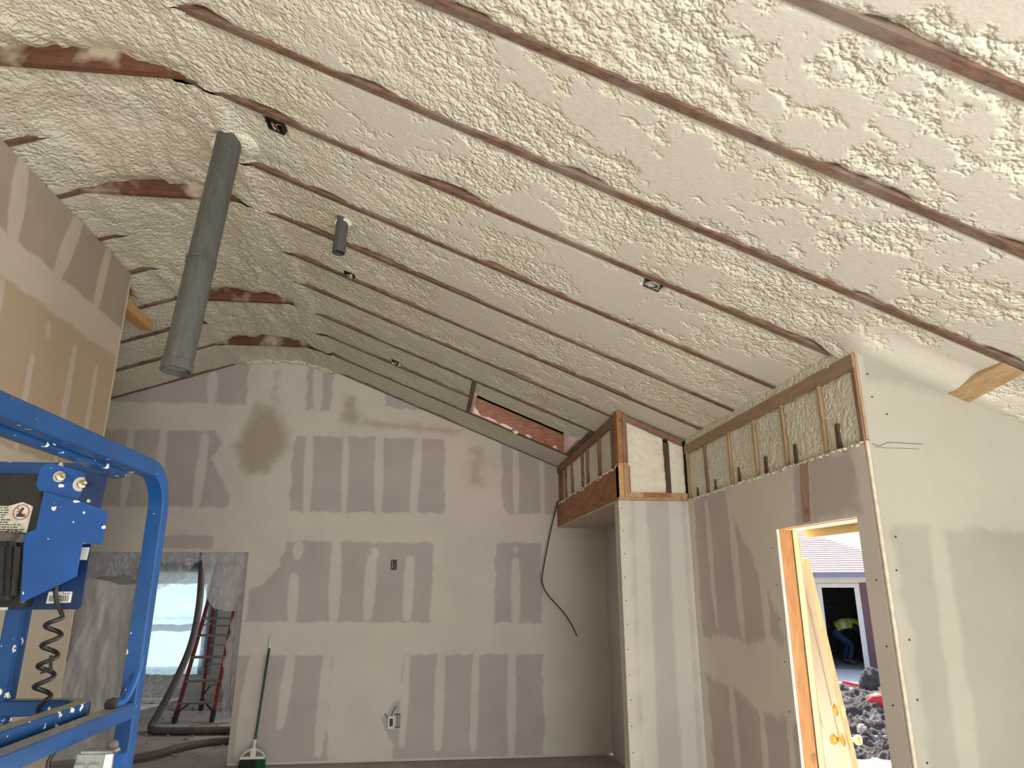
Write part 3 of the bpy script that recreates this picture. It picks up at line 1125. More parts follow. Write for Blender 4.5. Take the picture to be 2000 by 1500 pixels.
strips = [
    (-2.52, 3.97, -2.50, 3.66, 0.11), (-2.96, 3.31, -2.93, 2.55, 0.09), (-2.52, 3.26, -2.52, 2.50, 0.10), (-3.30, 3.30, -3.26, 2.5, 0.08), (-3.75, 3.3, -3.7, 2.5, 0.08),
    (-1.40, 3.31, -1.37, 2.47, 0.095), (-1.0, 3.31, -0.97, 2.46, 0.07), (-0.63, 3.30, -0.60, 2.47, 0.10), (-0.19, 3.29, -0.22, 2.45, 0.10),
    (-1.37, 4.1, -1.34, 3.63, 0.11), (0.92, 3.3, 0.93, 2.47, 0.07), (1.22, 3.2, 1.23, 2.46, 0.05),
    (-1.44, 1.78, -1.42, 1.35, 0.11), (-1.41, 2.1, -1.42, 2.0, 0.12), (-1.02, 2.12, -1.0, 1.33, 0.12), (-0.64, 1.98, -0.65, 1.38, 0.12), (-0.62, 2.05, -0.60, 2.0, 0.09), (-0.23, 1.96, -0.24, 1.37, 0.11),
    (0.92, 1.95, 0.92, 1.28, 0.10), (0.92, 2.08, 0.92, 2.06, 0.07),
    (-1.74, 1.02, -1.80, 0.1, 0.17), (-1.40, 1.02, -1.45, 0.35, 0.10), (-1.03, 1.0, -1.06, 0.1, 0.11),
    (-0.22, 0.97, -0.24, 0.15, 0.08), (0.13, 1.0, 0.12, 0.12, 0.10), (0.50, 1.0, 0.48, 0.1, 0.08), (0.88, 1.03, 0.87, 0.0, 0.09),
]
stains = [
    ([(-2.20, 3.15), (-2.12, 3.30), (-2.02, 3.62), (-1.78, 3.62), (-1.75, 3.48), (-1.65, 3.36), (-1.64, 3.18), (-1.75, 3.02), (-1.80, 2.90), (-2.02, 2.86), (-2.12, 3.0)], 0.62, 0.08),
    (rect(0.42, 0.53, 2.80, 3.20), 0.42, 0.07),
    ([(-1.08, 3.48), (-1.04, 3.78), (-0.93, 3.78), (-0.86, 3.48)], 0.55, 0.06),
    ([(-1.0, 3.50), (-0.95, 3.44), (0.25, 3.36), (0.3, 3.42)], 0.40, 0.04),
    (rect(-1.85, -1.80, 3.70, 4.05), 0.3, 0.04),
]


def paint_gable(u, v):
    return mudmap(u, v, papers, strips, stains)


V, F, mu, st = wall_sheet([(-4.6, -1.925, 2.03, None), (-1.925, 1.94, 0.025, None)],
                          lambda u, v, m: (u, D - 0.002 * m + 0.0015 * fbm(u * 3, v * 3, 2), v), 0.0125, paint_gable, ztop)
# side-walls and core
V, F, mu, st = with_boxes(V, F, mu, st, [((-4.6, D + 0.006, 2.03), (-1.925, D + 0.13, 3.3)), ((-1.925, D + 0.006, 0.025), (1.94, D + 0.13, 2.75)),
                                         ((-6.1, D + 0.006, 0), (-4.6, D + 0.13, 3.3)), ((-4.6, D + 0.006, 3.2), (-1.70, D + 0.13, zl(-4.6) + 0.195, zl(-1.70) + 0.195)), ((-1.70, D + 0.006, 2.7), (1.94, D + 0.13, zr(-1.70) + 0.195, zr(1.94) + 0.195)),
                                         ((-6.1, D + 0.006, 2.5), (-4.6, D + 0.13, zl(-6.1) + 0.195, zl(-4.6) + 0.195)),
                                         ((-1.925, D + 0.02, 0.0), (1.94, D + 0.12, 0.025))])
wall_back = struct(np_mesh('wall_back', V, F, M['dry'], {'mud': mu, 'stain': st}, False))

# ---------- left partition
lp = [rect(2.5, 5.3, 3.60, 4.2), rect(2.5, 5.3, 2.46, 3.35), rect(3.3, 4.25, 0.8, 1.36)]
ls = [(4.30, 3.62, 4.42, 4.1, 0.14), (4.82, 3.62, 4.86, 4.1, 0.10), (3.80, 3.62, 3.75, 4.1, 0.14),
      (3.80, 3.30, 3.80, 2.46, 0.10), (4.22, 3.02, 4.24, 2.46, 0.055), (4.66, 3.22, 4.68, 2.46, 0.07), (4.98, 3.19, 5.0, 2.46, 0.06), (4.31, 3.27, 4.33, 3.20, 0.06)]
lst = [(rect(2.5, 5.3, 2.47, 3.345), 0.45, 0.012), (rect(4.44, 4.60, 3.66, 3.98), 0.0, 0.05)]


def paint_left(u, v):
    mud, st = mudmap(u, v, lp, ls, lst)
    st = st * (1 - mud)
    return mud, st


V, F, mu, st = wall_sheet([(2.6, 5.25, 0.0, 4.06)], lambda u, v, m: (XL + 0.002 * m, u, np.minimum(v, 4.058)), 0.0125, paint_left)
F = F[:, ::-1]
V, F, mu, st = with_boxes(V, F, mu, st, [((XL - 0.12, 2.6, 0), (XL - 0.004, 5.25, 4.02)), ((XL - 0.12, -4.0, 0), (XL, 2.6, 4.05))])
wall_left = struct(np_mesh('wall_left', V, F, M['dry_left'], {'mud': mu, 'stain': st}, False))
b = MB()
b.box((XL - 0.125, 5.245, 0), (XL + 0.004, 5.257, 4.0))
b.build('corner_bead', M['gyp_edge'], wall_left)
b = MB()
b.box((XL - 0.062, 5.20, 3.785), (XL - 0.012, 5.82, 3.872))
b.build('plate_end', M['fresh'], wall_left, bevel=0.004)
b = MB()
b.box((XL - 0.112, 5.20, 3.785), (XL - 0.066, 5.80, 3.872))
b.build('plate_end', M['fresh'], wall_left, bevel=0.004)
b = MB()
b.prism([(XL - 0.05, 5.30, 3.93), (XL - 0.0, 5.42, 3.93), (XL - 0.05, 5.32, 4.0)], (0, 0.05, 0))
b.build('blocking', M['tie'], wall_left)

# ---------- wall with the door (right)
rp = [[(4.95, 2.31), (4.30, 2.31), (4.27, 2.05), (4.05, 1.83), (3.88, 1.66), (3.80, 1.40), (4.95, 1.36)],
      [(3.50, 2.33), (2.98, 2.33), (2.95, 2.02), (3.50, 2.02)],
      [(4.95, 1.10), (4.6, 1.08), (4.2, 1.0), (3.735, 1.0), (3.735, -0.1), (4.95, -0.1)]]
rs = [(4.72, 2.25, 4.70, 1.45, 0.07), (4.33, 2.3, 4.30, 1.40, 0.09), (3.98, 1.80, 3.97, 1.40, 0.08), (4.55, 1.1, 4.53, 0.0, 0.09), (4.15, 1.02, 4.14, 0, 0.08), (3.83, 1.0, 3.82, 0, 0.06)]


def paint_right(u, v):
    return mudmap(u, v, rp, rs, [], 0.025, 0.03)


V, F, mu, st = wall_sheet([(3.735, YC, 0.02, 2.325), (2.97, 3.735, 2.0, 2.325), (2.845, 2.97, 0.02, 2.325)],
                          lambda u, v, m: (XR - 0.002 * m, u, v + np.where(v > 2.315, 0.006 * fbm(u * 12, u * 0, 3), 0)), 0.0125, paint_right)
V, F, mu, st = with_boxes(V, F, mu, st, [((XR + 0.002, 3.735, 0.02), (XR + 0.014, YC, 2.318)), ((XR + 0.002, 2.97, 2.0), (XR + 0.014, 3.735, 2.318)), ((XR + 0.002, 2.85, 0.02), (XR + 0.014, 2.97, 2.318)),
                                         ((2.02, 3.86, 0), (2.07, D + 0.13, 2.92)), ((2.02, 2.87, 2.08), (2.07, 3.86, 2.92)), ((XR + 0.014, 2.85, 0.0), (2.07, 2.955, 2.3))])
wall_right = struct(np_mesh('wall_right', V, F, M['dry'], {'mud': mu, 'stain': st}, False))


def foam_panel(parent, P, u0, u1, v0, v1, material, amp=0.02, step=0.0105, ragged=True):
    """sprayed foam between two studs; P(u,v,h) -> xyz with h towards the room"""
    nu = max(4, int((u1 - u0) / step))
    nv = max(4, int((v1 - v0) / step))
    u = np.linspace(u0, u1, nu)[:, None] * np.ones((1, nv))
    v = np.linspace(v0, v1, nv)[None, :] * np.ones((nu, 1))
    s = 7.7 * u0 + 3.1 * v0
    peb = worley(u / 0.03 + s, v / 0.03)
    lump = worley(u / 0.09 + s, v / 0.06)
    h = -amp * (0.35 + 0.8 * fbm(u * 3 + s, v * 3, 3)) - 0.35 * amp * peb - 0.45 * amp * (lump - 0.4)
    e = np.minimum(np.minimum(u - u0, u1 - u), np.minimum(v1 - v, v - v0 + 0.03))
    h = np.minimum(h, 0.0) - 0.006 * np.exp(-(e / 0.01) ** 2)
    x, y, z = P(u, v, h)
    V = np.stack([np.broadcast_to(x, u.shape).ravel(), np.broadcast_to(y, u.shape).ravel(), np.broadcast_to(z, u.shape).ravel()], 1)
    return np_mesh('foam_panel', V, grid_faces(nu, nv), material, {'cut': np.zeros(nu * nv)}, True, parent)


def stud(parent, a, b, m, name='stud'):
    q = MB()
    q.box(a, b)
    return q.build(name, m, parent)


# knee wall above the drywall: plate, studs, foam, cut-off sticks
STY = [2.85, 3.157, 3.545, 3.90, 4.265, 4.68, 5.03]
stud(wall_right, (XR - 0.003, 2.836, 2.672), (XR + 0.09, YC, 2.74), M['plate'], 'top_plate')
foam_panel(wall_right, lambda u, v, h: (XR - 0.004 - h * 0.6, u, v), 2.842, YC - 0.01, 2.732, 2.80, M['foam'], 0.012)
for i, y in enumerate(STY):
    w = 0.021 if i else 0.026
    stud(wall_right, (XR - 0.001, y - w / 2, 2.31), (XR + 0.09, y + w / 2, 2.671), M['stud_brown'] if i in (0, 5) else M['stud_tan'])
for y0, y1 in zip(STY[:-1], STY[1:]):
    foam_panel(wall_right, lambda u, v, h: (XR + 0.004 - h, u, v), y0 + 0.012, y1 - 0.011, 2.312, 2.671, M['foam'], 0.010)
for (y, z1, w) in ((4.53, 2.40, 0.014), (4.15, 2.42, 0.016), (3.78, 2.425, 0.03), (3.44, 2.43, 0.026), (3.035, 2.45, 0.03), (4.86, 2.39, 0.012)):
    q = MB()
    q.hexa([(XR - 0.004, y - w / 2, 2.318), (XR + 0.03, y - w / 2, 2.318), (XR + 0.03, y + w / 2, 2.318), (XR - 0.004, y + w / 2, 2.318),
            (XR - 0.004, y - w / 2 + 0.004, z1), (XR + 0.03, y - w / 2 + 0.004, z1 - 0.01), (XR + 0.03, y + w / 2 - 0.006, z1 - 0.02), (XR - 0.004, y + w / 2 - 0.006, z1 - 0.006)])
    q.build('cut_stick', M['stub'], wall_right)
# torn lower edge of the foam
q = MB()
for k in range(70):
    y = 2.86 + 2.17 * k / 69
    q.blob((XR - 0.002, y + random.uniform(-0.01, 0.01), 2.316 + random.uniform(-0.004, 0.006)), (0.012, 0.02, random.uniform(0.004, 0.010)), 6, 0.2, 0, k)
o = q.build('foam_edge', M['foam'], wall_right, smooth=True)
o['kind'] = 'stuff'
# bare stud seen between two boards above the door
q = MB()
q.hexa([(XR - 0.0035, 3.36, 2.012), (XR + 0.02, 3.36, 2.012), (XR + 0.02, 3.44, 2.012), (XR - 0.0035, 3.44, 2.012),
        (XR - 0.0035, 3.315, 2.312), (XR + 0.02, 3.315, 2.312), (XR + 0.02, 3.405, 2.312), (XR - 0.0035, 3.405, 2.312)])
M['stud_pink'] = wood('pinkish_stud_wood', (0.32, 0.205, 0.15), (0.46, 0.315, 0.24), (9, 9, 1.2), 0.2)
q.build('bare_stud', M['stud_pink'], wall_right)


def screws(parent, pts, normal):
    n = Vector(normal)
    me = None
    for p in pts:
        q = MB()
        q.lathe((0, 0, 0), n, [(0, 0.0045), (0.0015, 0.0042), (0.0018, 0.001)], 8)
        if me is None:
            o = q.build('screw', M['screw'])
            me = o.data
        else:
            o = bpy.data.objects.new('screw', me)
            COL.objects.link(o)
        o.parent = parent
        o.location = p


screws(wall_right, [(XR - 0.003, y, z) for (y, z) in ((2.89, 1.72), (2.885, 1.45), (2.90, 1.22), (2.88, 0.95), (3.80, 1.9), (3.79, 1.7), (3.80, 1.52), (3.79, 1.3), (3.80, 1.05))], (-1, 0, 0))
screws(wall_back, [(x, D - 0.003, z) for (x, z) in ((-0.9, 0.06), (0.12, 0.06), (0.5, 0.08), (1.05, 0.6), (0.95, 0.75), (-2.3, 2.6), (-1.97, 0.08), (-1.78, 0.1))], (0, -1, 0))

# ---------- front right wall (faces the camera)


def paint_front(u, v):
    mud, st = mudmap(u, v, [[(1.9, 1.93), (2.02, 1.94), (3.3, 1.93), (3.3, 0), (2.0, -0.1), (2.0, 1.0), (1.995, 1.85)], [(1.96, 2.8), (1.96, 2.60), (2.2, 2.585), (2.35, 2.55), (2.4, 2.8)]],
                     [(2.20, 1.97, 2.14, 0.0, 0.09)], [], 0.02, 0.02)
    mud = np.where(u < 1.975, np.maximum(mud, 0.8), mud)
    return mud, st


V, F, mu, st = wall_sheet([(1.945, 3.3, 0.02, None)], lambda u, v, m: (u, YF - 0.002 * m, v), 0.0125, paint_front, lambda u: zr(u) - 0.002)
V, F, mu, st = with_boxes(V, F, mu, st, [((1.96, YF + 0.003, 0.02), (3.42, YF + 0.016, 2.25)), ((2.10, YF + 0.016, 0.0), (3.42, YF + 0.14, 2.25)), ((2.08, YF + 0.016, 2.2), (3.42, YF + 0.14, zr(2.08) + 0.195, zr(3.42) + 0.195))])
wall_front = struct(np_mesh('wall_right_front', V, F, M['dry_green'], {'mud': mu, 'stain': st}, False))
stud(wall_front, (1.928, YF - 0.002, 0.02), (1.944, YF + 0.012, 2.325), M['gyp_edge'], 'board_edge')
stud(wall_front, (1.934, YF - 0.001, 2.33), (1.958, YF + 0.01, zr(1.95) - 0.02), M['stud_tan'], 'corner_strip')
stud(wall_front, (1.9442, YF - 0.0015, 0.02), (1.9490, YF + 0.004, 2.325), M['stub'], 'joint')
screws(wall_front, [(x, YF - 0.003, z) for (x, z) in ((1.985, 2.64), (1.99, 2.53), (2.05, 2.45), (1.98, 1.76), (1.99, 1.48), (1.985, 1.25), (1.985, 1.02), (2.0, 1.9), (1.98, 0.93), (1.985, 0.85))], (0, -1, 0))
# crack in the compound
q = MB()
q.tube([(1.955, YF - 0.003, 2.312), (1.99, YF - 0.003, 2.300), (2.03, YF - 0.003, 2.318), (2.12, YF - 0.003, 2.316), (2.20, YF - 0.003, 2.314)], 0.0012, 5)
q.tube([(1.96, YF - 0.003, 2.298), (2.02, YF - 0.003, 2.292), (2.10, YF - 0.003, 2.293), (2.18, YF - 0.003, 2.290)], 0.0009, 5)
q.build('crack', M['screw'], wall_front)

# ---------- alcove column and header wall


def paint_col(u, v):
    return mudmap(u, v, [rect(1.47, 1.90, -0.1, 2.4)], [(1.55, 2.3, 1.52, 0, 0.11), (1.82, 2.3, 1.80, 0, 0.12)], [], 0.03, 0.02)


V, F, mu, st = wall_sheet([(1.385, XR, 0.02, 2.31)], lambda u, v, m: (u, YC - 0.002 * m, v), 0.0125, paint_col)
V, F, mu, st = with_boxes(V, F, mu, st, [((1.385, YC + 0.003, 0.02), (XR, YC + 0.13, 2.31)), ((1.93, YC + 0.13, 0.0), (2.02, D, 2.33)),
                                         ((XH + 0.0, YC + 0.13, 2.328), (2.02, D, 2.345)), ((1.385, YC + 0.30, 0.03), (1.40, YC + 0.32, 0.031))])
wall_alcove = struct(np_mesh('wall_alcove', V, F, M['dry_pale'], {'mud': mu, 'stain': st}, False))
stud(wall_alcove, (1.381, YC - 0.004, 0.02), (1.389, YC + 0.012, 2.31), M['gyp_edge'], 'corner_bead')
screws(wall_alcove, [(1.405 + 0.002 * (k % 3), YC - 0.003, 2.25 - 0.165 * k) for k in range(14)], (0, -1, 0))
# framing above the column
stud(wall_alcove, (1.392, YC - 0.012, 2.60), (1.43, YC + 0.08, zr(1.41)), M['header'], 'post')
stud(wall_alcove, (1.432, YC - 0.008, 2.60), (1.47, YC + 0.08, zr(1.45)), M['stud_brown'], 'post')
stud(wall_alcove, (1.392, YC - 0.006, 2.335), (1.43, YC + 0.08, 2.598), M['fresh'], 'post')
stud(wall_alcove, (1.432, YC - 0.010, 2.335), (1.47, YC + 0.08, 2.598), M['stud_tan'], 'post')
stud(wall_alcove, (1.385, YC - 0.008, 2.312), (XR, YC + 0.08, 2.334), M['stud_tan'], 'bottom_plate')
stud(wall_alcove, (1.47, YC - 0.006, 2.335), (XR - 0.002, YC + 0.08, 2.368), M['block'], 'bottom_plate')
stud(wall_alcove, (1.58, YC - 0.011, 2.336), (1.79, YC - 0.005, 2.370), M['header'], 'patch_block')
stud(wall_alcove, (1.765, YC - 0.002, 2.37), (1.80, YC + 0.08, 2.76), M['stub'], 'stud')
q = MB()
x0, x1 = 1.47, XR - 0.02
q.hexa([(x0, YC - 0.006, zr(x0) - 0.055), (x1, YC - 0.006, zr(x1) - 0.055), (x1, YC + 0.08, zr(x1) - 0.055), (x0, YC + 0.08, zr(x0) - 0.055),
        (x0, YC - 0.006, zr(x0) - 0.012), (x1, YC - 0.006, zr(x1) - 0.012), (x1, YC + 0.08, zr(x1) - 0.012), (x0, YC + 0.08, zr(x0) - 0.012)])
q.build('sloping_plate', M['stud_brown'], wall_alcove)
foam_panel(wall_alcove, lambda u, v, h: (u, YC + 0.006 - h, 2.37 + (v - 2.37) * (zr(u) - 0.05 - 2.37) / 0.43), 1.472, 1.764, 2.37, 2.80, M['foam_pale'], 0.026)
foam_panel(wall_alcove, lambda u, v, h: (u, YC + 0.006 - h, 2.37 + (v - 2.37) * (zr(u) - 0.05 - 2.37) / 0.40), 1.801, XR - 0.003, 2.37, 2.77, M['foam_pale'], 0.026)

wall_header = struct(bpy.data.objects.new('wall_header', None))
COL.objects.link(wall_header)
q = MB()
q.box((XH - 0.008, YC + 0.0, 2.326), (XH + 0.085, D - 0.003, 2.575))
q.build('header_beam', M['header'], wall_header, bevel=0.004)
q = MB()
q.box((XH - 0.004, YC + 0.13, 2.312), (XH + 0.5, D - 0.003, 2.325))
q.build('soffit_board', M['gyp_edge'], wall_header)
stud(wall_header, (XH - 0.003, YC + 0.08, 2.925), (XH + 0.085, D - 0.003, 2.99), M['stud_brown'], 'top_plate')
HY = [5.18, 5.27, 5.72, 6.19, 6.41, 6.91, 7.25, 7.46, 7.60]
for i, y in enumerate(HY):
    stud(wall_header, (XH - 0.001, y - 0.018, 2.576), (XH + 0.085, y + 0.018, 2.924), M['stud_brown'])
ed = [5.14] + HY + [D - 0.003]
for y0, y1 in zip(ed[:-1], ed[1:]):
    if y1 - y0 > 0.08:
        foam_panel(wall_header, lambda u, v, h: (XH + 0.012 - h, u, v), y0 + 0.019, y1 - 0.019, 2.576, 2.924, M['foam_pale'], 0.012, 0.014)
# torn foam along the top of the beam
q = MB()
for k in range(46):
    y = 5.15 + 2.5 * k / 45
    q.blob((XH - 0.004, y + random.uniform(-0.02, 0.02), 2.572 + random.uniform(-0.012, 0.012)), (0.012, 0.03, random.uniform(0.006, 0.016)), 6, 0.25, 0, 100 + k)
o = q.build('foam_edge', M['foam_pale'], wall_header, smooth=True)
o['kind'] = 'stuff'

# ---------- door opening
door = struct(bpy.data.objects.new('door_1', None))
COL.objects.link(door)
stud(door, (XR + 0.012, 3.737, 0.0), (2.012, 3.775, 2.0), M['jamb'], 'jamb_stud')
stud(door, (XR - 0.001, 3.7365, 0.02), (XR + 0.011, 3.742, 2.0), M['gyp_edge'], 'board_edge')
stud(door, (2.018, 3.732, 0.0), (2.046, 3.79, 1.995), M['cream'], 'frame_jamb')
stud(door, (2.047, 3.765, 0.0), (2.072, 3.86, 1.96), M['mould'], 'brick_mould')
stud(door, (XR + 0.004, 2.96, 2.0), (XR + 0.045, 3.737, 2.04), M['jamb'], 'header_stud')
stud(door, (XR + 0.047, 2.955, 1.997), (2.12, 3.79, 2.05), M['cream'], 'frame_head')
stud(door, (2.121, 2.95, 1.955), (2.21, 3.80, 2.05), M['cream'], 'brick_mould')
stud(door, (XR + 0.015, 2.955, 0.0), (2.07, 2.968, 1.997), M['jamb'], 'jamb_stud')

# ---------- shell behind the camera, with its openings
q = MB()
q.box((3.30, -0.1, 0), (3.42, 2.83, 2.3))
q.box((3.30, -4.0, 0), (3.42, -2.9, 2.3))
q.box((3.30, -2.9, 2.10), (3.42, -0.1, 2.3))
struct(q.build('wall_right_rear', M['dry_pale']))
q = MB()
q.box((-2.43, -4.12, 0), (-1.3, -4.0, 4.2))
q.box((2.1, -4.12, 0), (3.42, -4.0, 2.5))
q.box((-1.3, -4.12, 2.25), (2.1, -4.0, 2.8))
q.box((-1.3, -4.12, 2.8), (1.0, -4.0, 4.2))
struct(q.build('wall_rear', M['dry_pale']))
q = MB()
q.box((-6.12, -4.12, 0), (-6.0, 12.7, 3.0))
q.box((-6.0, -4.12, 0), (-2.55, -4.0, 3.2))
struct(q.build('wall_left_outer', M['dry_pale']))

# ---------- next room seen through the opening
q = MB()
q.box((-6.0, D + 0.14, 2.55), (2.0, 12.7, 2.65))
struct(q.build('ceiling_next_room', M['dry_pale']))
YB = 12.5
q = MB()
q.box((-6.0, YB, 0), (-4.75, YB + 0.12, 2.55))
q.box((-3.62, YB, 0), (-1.2, YB + 0.12, 2.55))
q.box((-4.75, YB, 0), (-3.62, YB + 0.12, 0.36))
q.box((-4.75, YB, 1.97), (-3.62, YB + 0.12, 2.55))
struct(q.build('wall_next_room', M['dry_pale']))
q = MB()
q.box((-1.32, D + 0.14, 0), (-1.2, 9.2, 2.55))
q.box((-1.32, 10.8, 0), (-1.2, YB, 2.55))
q.box((-1.32, 9.2, 0), (-1.2, 10.8, 0.7))
q.box((-1.32, 9.2, 2.1), (-1.2, 10.8, 2.55))  # hidden side opening, added to go with the fill lamp in there
struct(q.build('wall_next_room_right', M['dry_pale']))
win = struct(bpy.data.objects.new('window_1', None))
COL.objects.link(win)
q = MB()
q.box((-4.75, YB + 0.02, 0.36), (-4.69, YB + 0.09, 1.97))
q.box((-3.68, YB + 0.02, 0.36), (-3.62, YB + 0.09, 1.97))
q.box((-4.69, YB + 0.02, 1.91), (-3.68, YB + 0.09, 1.97))
q.box((-4.69, YB + 0.02, 0.36), (-3.68, YB + 0.09, 0.42))
q.build('window_frame', M['frame_white'], win)
stud(win, (-4.69, YB + 0.03, 1.155), (-3.68, YB + 0.08, 1.195), M['frame_white'], 'meeting_rail')
stud(win, (-4.69, YB + 0.052, 1.195), (-3.68, YB + 0.056, 1.91), M['glass'], 'pane')
stud(win, (-4.69, YB + 0.052, 0.42), (-3.68, YB + 0.056, 1.155), M['glass'], 'pane')

# ------------------------------------------------------------------ yard and garage
q = MB()
q.box((-60, -60, -0.75), (90, 110, -0.46))
tag(q.build('yard_ground', M['ground']), 'bare brown soil of the yard seen through the doorway', 'ground')['kind'] = 'structure'

TH = math.radians(33)
GV = Vector((math.sin(TH), math.cos(TH), 0))
GR = Vector((math.cos(TH), -math.sin(TH), 0))
YAW = math.radians(4.0)
LG = 20.6
G0 = GV * LG
gf = (GV * math.cos(YAW) - GR * math.sin(YAW))           # into the garage
gs = (GR * math.cos(YAW) + GV * math.sin(YAW)) * 1.0      # to the right along the front
gs = Vector((gf.y, -gf.x, 0))
ZG = -0.38


def gp(s, d, z):
    p = G0 + gs * s + gf * d
    return (p.x, p.y, z)


def gbox(b, s0, s1, d0, d1, z0, z1, mi=0):
    b.hexa([gp(s0, d0, z0), gp(s1, d0, z0), gp(s1, d1, z0), gp(s0, d1, z0), gp(s0, d0, z1), gp(s1, d0, z1), gp(s1, d1, z1), gp(s0, d1, z1)], mi)


gar = thing('garage', 'garage with pinkish shingle roof and open doorway across the yard', 'building', (0, 0, 0))
DL, DR = -1.10, -0.32
ZD = 1.63
CR = 0.95
q = MB()
gbox(q, -4.5, DL, 0, 0.14, ZG, 2.0)
gbox(q, DR, CR, 0, 0.14, ZG, 2.0)
gbox(q, DL, DR, 0, 0.14, ZD, 2.0)
gbox(q, CR - 0.14, CR, 0.14, 5.0, ZG, 2.0)
gbox(q, -4.5, -4.36, 0.14, 5.0, ZG, 2.0)
gbox(q, -4.5, CR, 4.86, 5.0, ZG, 2.0)
q.build('wall', M['garage_wall'], gar)
q = MB()
gbox(q, -4.4, CR - 0.1, 0.0, 4.9, ZG - 0.08, ZG)
q.build('slab', M['pad'], gar)
for (s0, s1, z0, z1) in ((DL - 0.11, DL, ZG, ZD + 0.1), (DR, DR + 0.12, ZG, ZD + 0.1), (DL, DR, ZD, ZD + 0.1)):
    q = MB()
    gbox(q, s0, s1, -0.03, 0.0, z0, z1)
    q.build('door_trim', M['trim_white'], gar)
q = MB()
gbox(q, -4.5, CR, -0.035, -0.001, ZD + 0.13, 1.90)
q.build('frieze_board', M['trim_white'], gar)
q = MB()
gbox(q, DR + 0.13, DR + 0.32, -0.045, -0.001, ZG, ZD + 0.12)
q.build('corner_board', M['maroon'], gar)
q = MB()
gbox(q, DR + 0.33, CR, -0.03, -0.001, ZG, 1.6)
q.build('front_cladding', M['trim_white'], gar)
q = MB()
gbox(q, -4.6, 1.29, -0.48, -0.40, 1.88, 2.02)
q.build('gutter', M['gutter'], gar)
q = MB()
gbox(q, -4.5, 1.2, -0.40, 0.0, 1.90, 1.92)
q.build('soffit', M['trim_white'], gar)
# brick infill left of the doorway
for k in range(4):
    q = MB()
    gbox(q, DL - 0.21, DL - 0.115, -0.028, -0.001, 0.88 + 0.075 * k, 0.945 + 0.075 * k)
    q.build('brick', M['brick'], gar)
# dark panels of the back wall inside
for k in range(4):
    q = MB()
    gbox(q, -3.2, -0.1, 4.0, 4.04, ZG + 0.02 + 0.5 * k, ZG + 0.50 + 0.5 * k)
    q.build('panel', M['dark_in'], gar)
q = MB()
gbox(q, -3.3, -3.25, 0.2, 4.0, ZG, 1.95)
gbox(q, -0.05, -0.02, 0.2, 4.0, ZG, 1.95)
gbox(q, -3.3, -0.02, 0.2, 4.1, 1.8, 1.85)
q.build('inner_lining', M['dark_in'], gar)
# hip roof: shingle courses as real steps
SL = math.tan(math.radians(24))
ridge_d, eave_d = 2.5, -0.52
nc = 22
sl_len = (ridge_d - eave_d) / nc
for k in range(nc):
    d0 = eave_d + k * sl_len
    d1 = d0 + sl_len * 1.12
    r0 = 1.30 - (d0 - eave_d) * 0.95
    r1 = 1.30 - (d1 - eave_d) * 0.95
    z0 = 2.02 + (d0 - eave_d) * SL
    z1 = 2.02 + (d1 - eave_d) * SL
    q = MB()
    q.hexa([gp(-4.6, d0, z0 - 0.03), gp(r0, d0, z0 - 0.03), gp(r1, d1, z1 - 0.055), gp(-4.6, d1, z1 - 0.055),
            gp(-4.6, d0, z0 + 0.0), gp(r0, d0, z0 + 0.0), gp(r1, d1, z1 - 0.02), gp(-4.6, d1, z1 - 0.02)])
    q.build('shingle_course', M['shingle'], gar)
q = MB()
zt = 2.0 + (ridge_d - eave_d) * SL
rr = 1.30 - (ridge_d - eave_d) * 0.95
q.add([gp(1.28, eave_d, 2.0), gp(rr - 0.02, ridge_d, zt - 0.04), gp(1.28, 5.5, 2.0), gp(-4.6, 5.5, 2.0), gp(-4.6, ridge_d, zt - 0.04), gp(-4.6, eave_d, 1.98)],
      [(0, 1, 2), (1, 4, 3, 2), (0, 2, 3, 5), (5, 3, 4), (0, 5, 4, 1)])
q.build('roof_body', M['shingle'], gar)
# concrete apron in front of the garage
q = MB()
gbox(q, -6, 3.2, -2.6, -0.05, ZG - 0.08, ZG - 0.012)
gbox(q, -6, 3.2, -2.62, -2.6, ZG - 0.3, ZG - 0.012)
tag(q.build('concrete_apron', M['pad']), 'pale sunlit concrete pad in front of the garage doorway', 'pavement')

# bare tree behind the garage
tr = thing('bare_tree', 'pale bare tree branches above the garage roof', 'tree', gp(2.6, 9, -0.45))
q = MB()
base = Vector(gp(2.6, 9, -0.45))
q.tube([base, base + Vector((0, 0, 2.2)), base + Vector((0.1, 0, 4))], [0.16, 0.12, 0.06], 8)
q.build('trunk', M['bark'], tr)
rnd = random.Random(3)
q = MB()
for k in range(60):
    z = rnd.uniform(2.0, 4.0)
    a = rnd.uniform(0, 6.28)
    p = base + Vector((0.05, 0, z))
    d = Vector((math.cos(a), math.sin(a), rnd.uniform(0.2, 0.9)))
    pts = [p]
    for i in range(4):
        d = (d + Vector((rnd.uniform(-.4, .4), rnd.uniform(-.4, .4), rnd.uniform(-.1, .3)))).normalized()
        pts.append(pts[-1] + d * 0.55)
    q.tube(pts, [0.035, 0.026, 0.018, 0.012, 0.006], 5)
o = q.build('branches', M['bark'], tr)
o['kind'] = 'stuff'


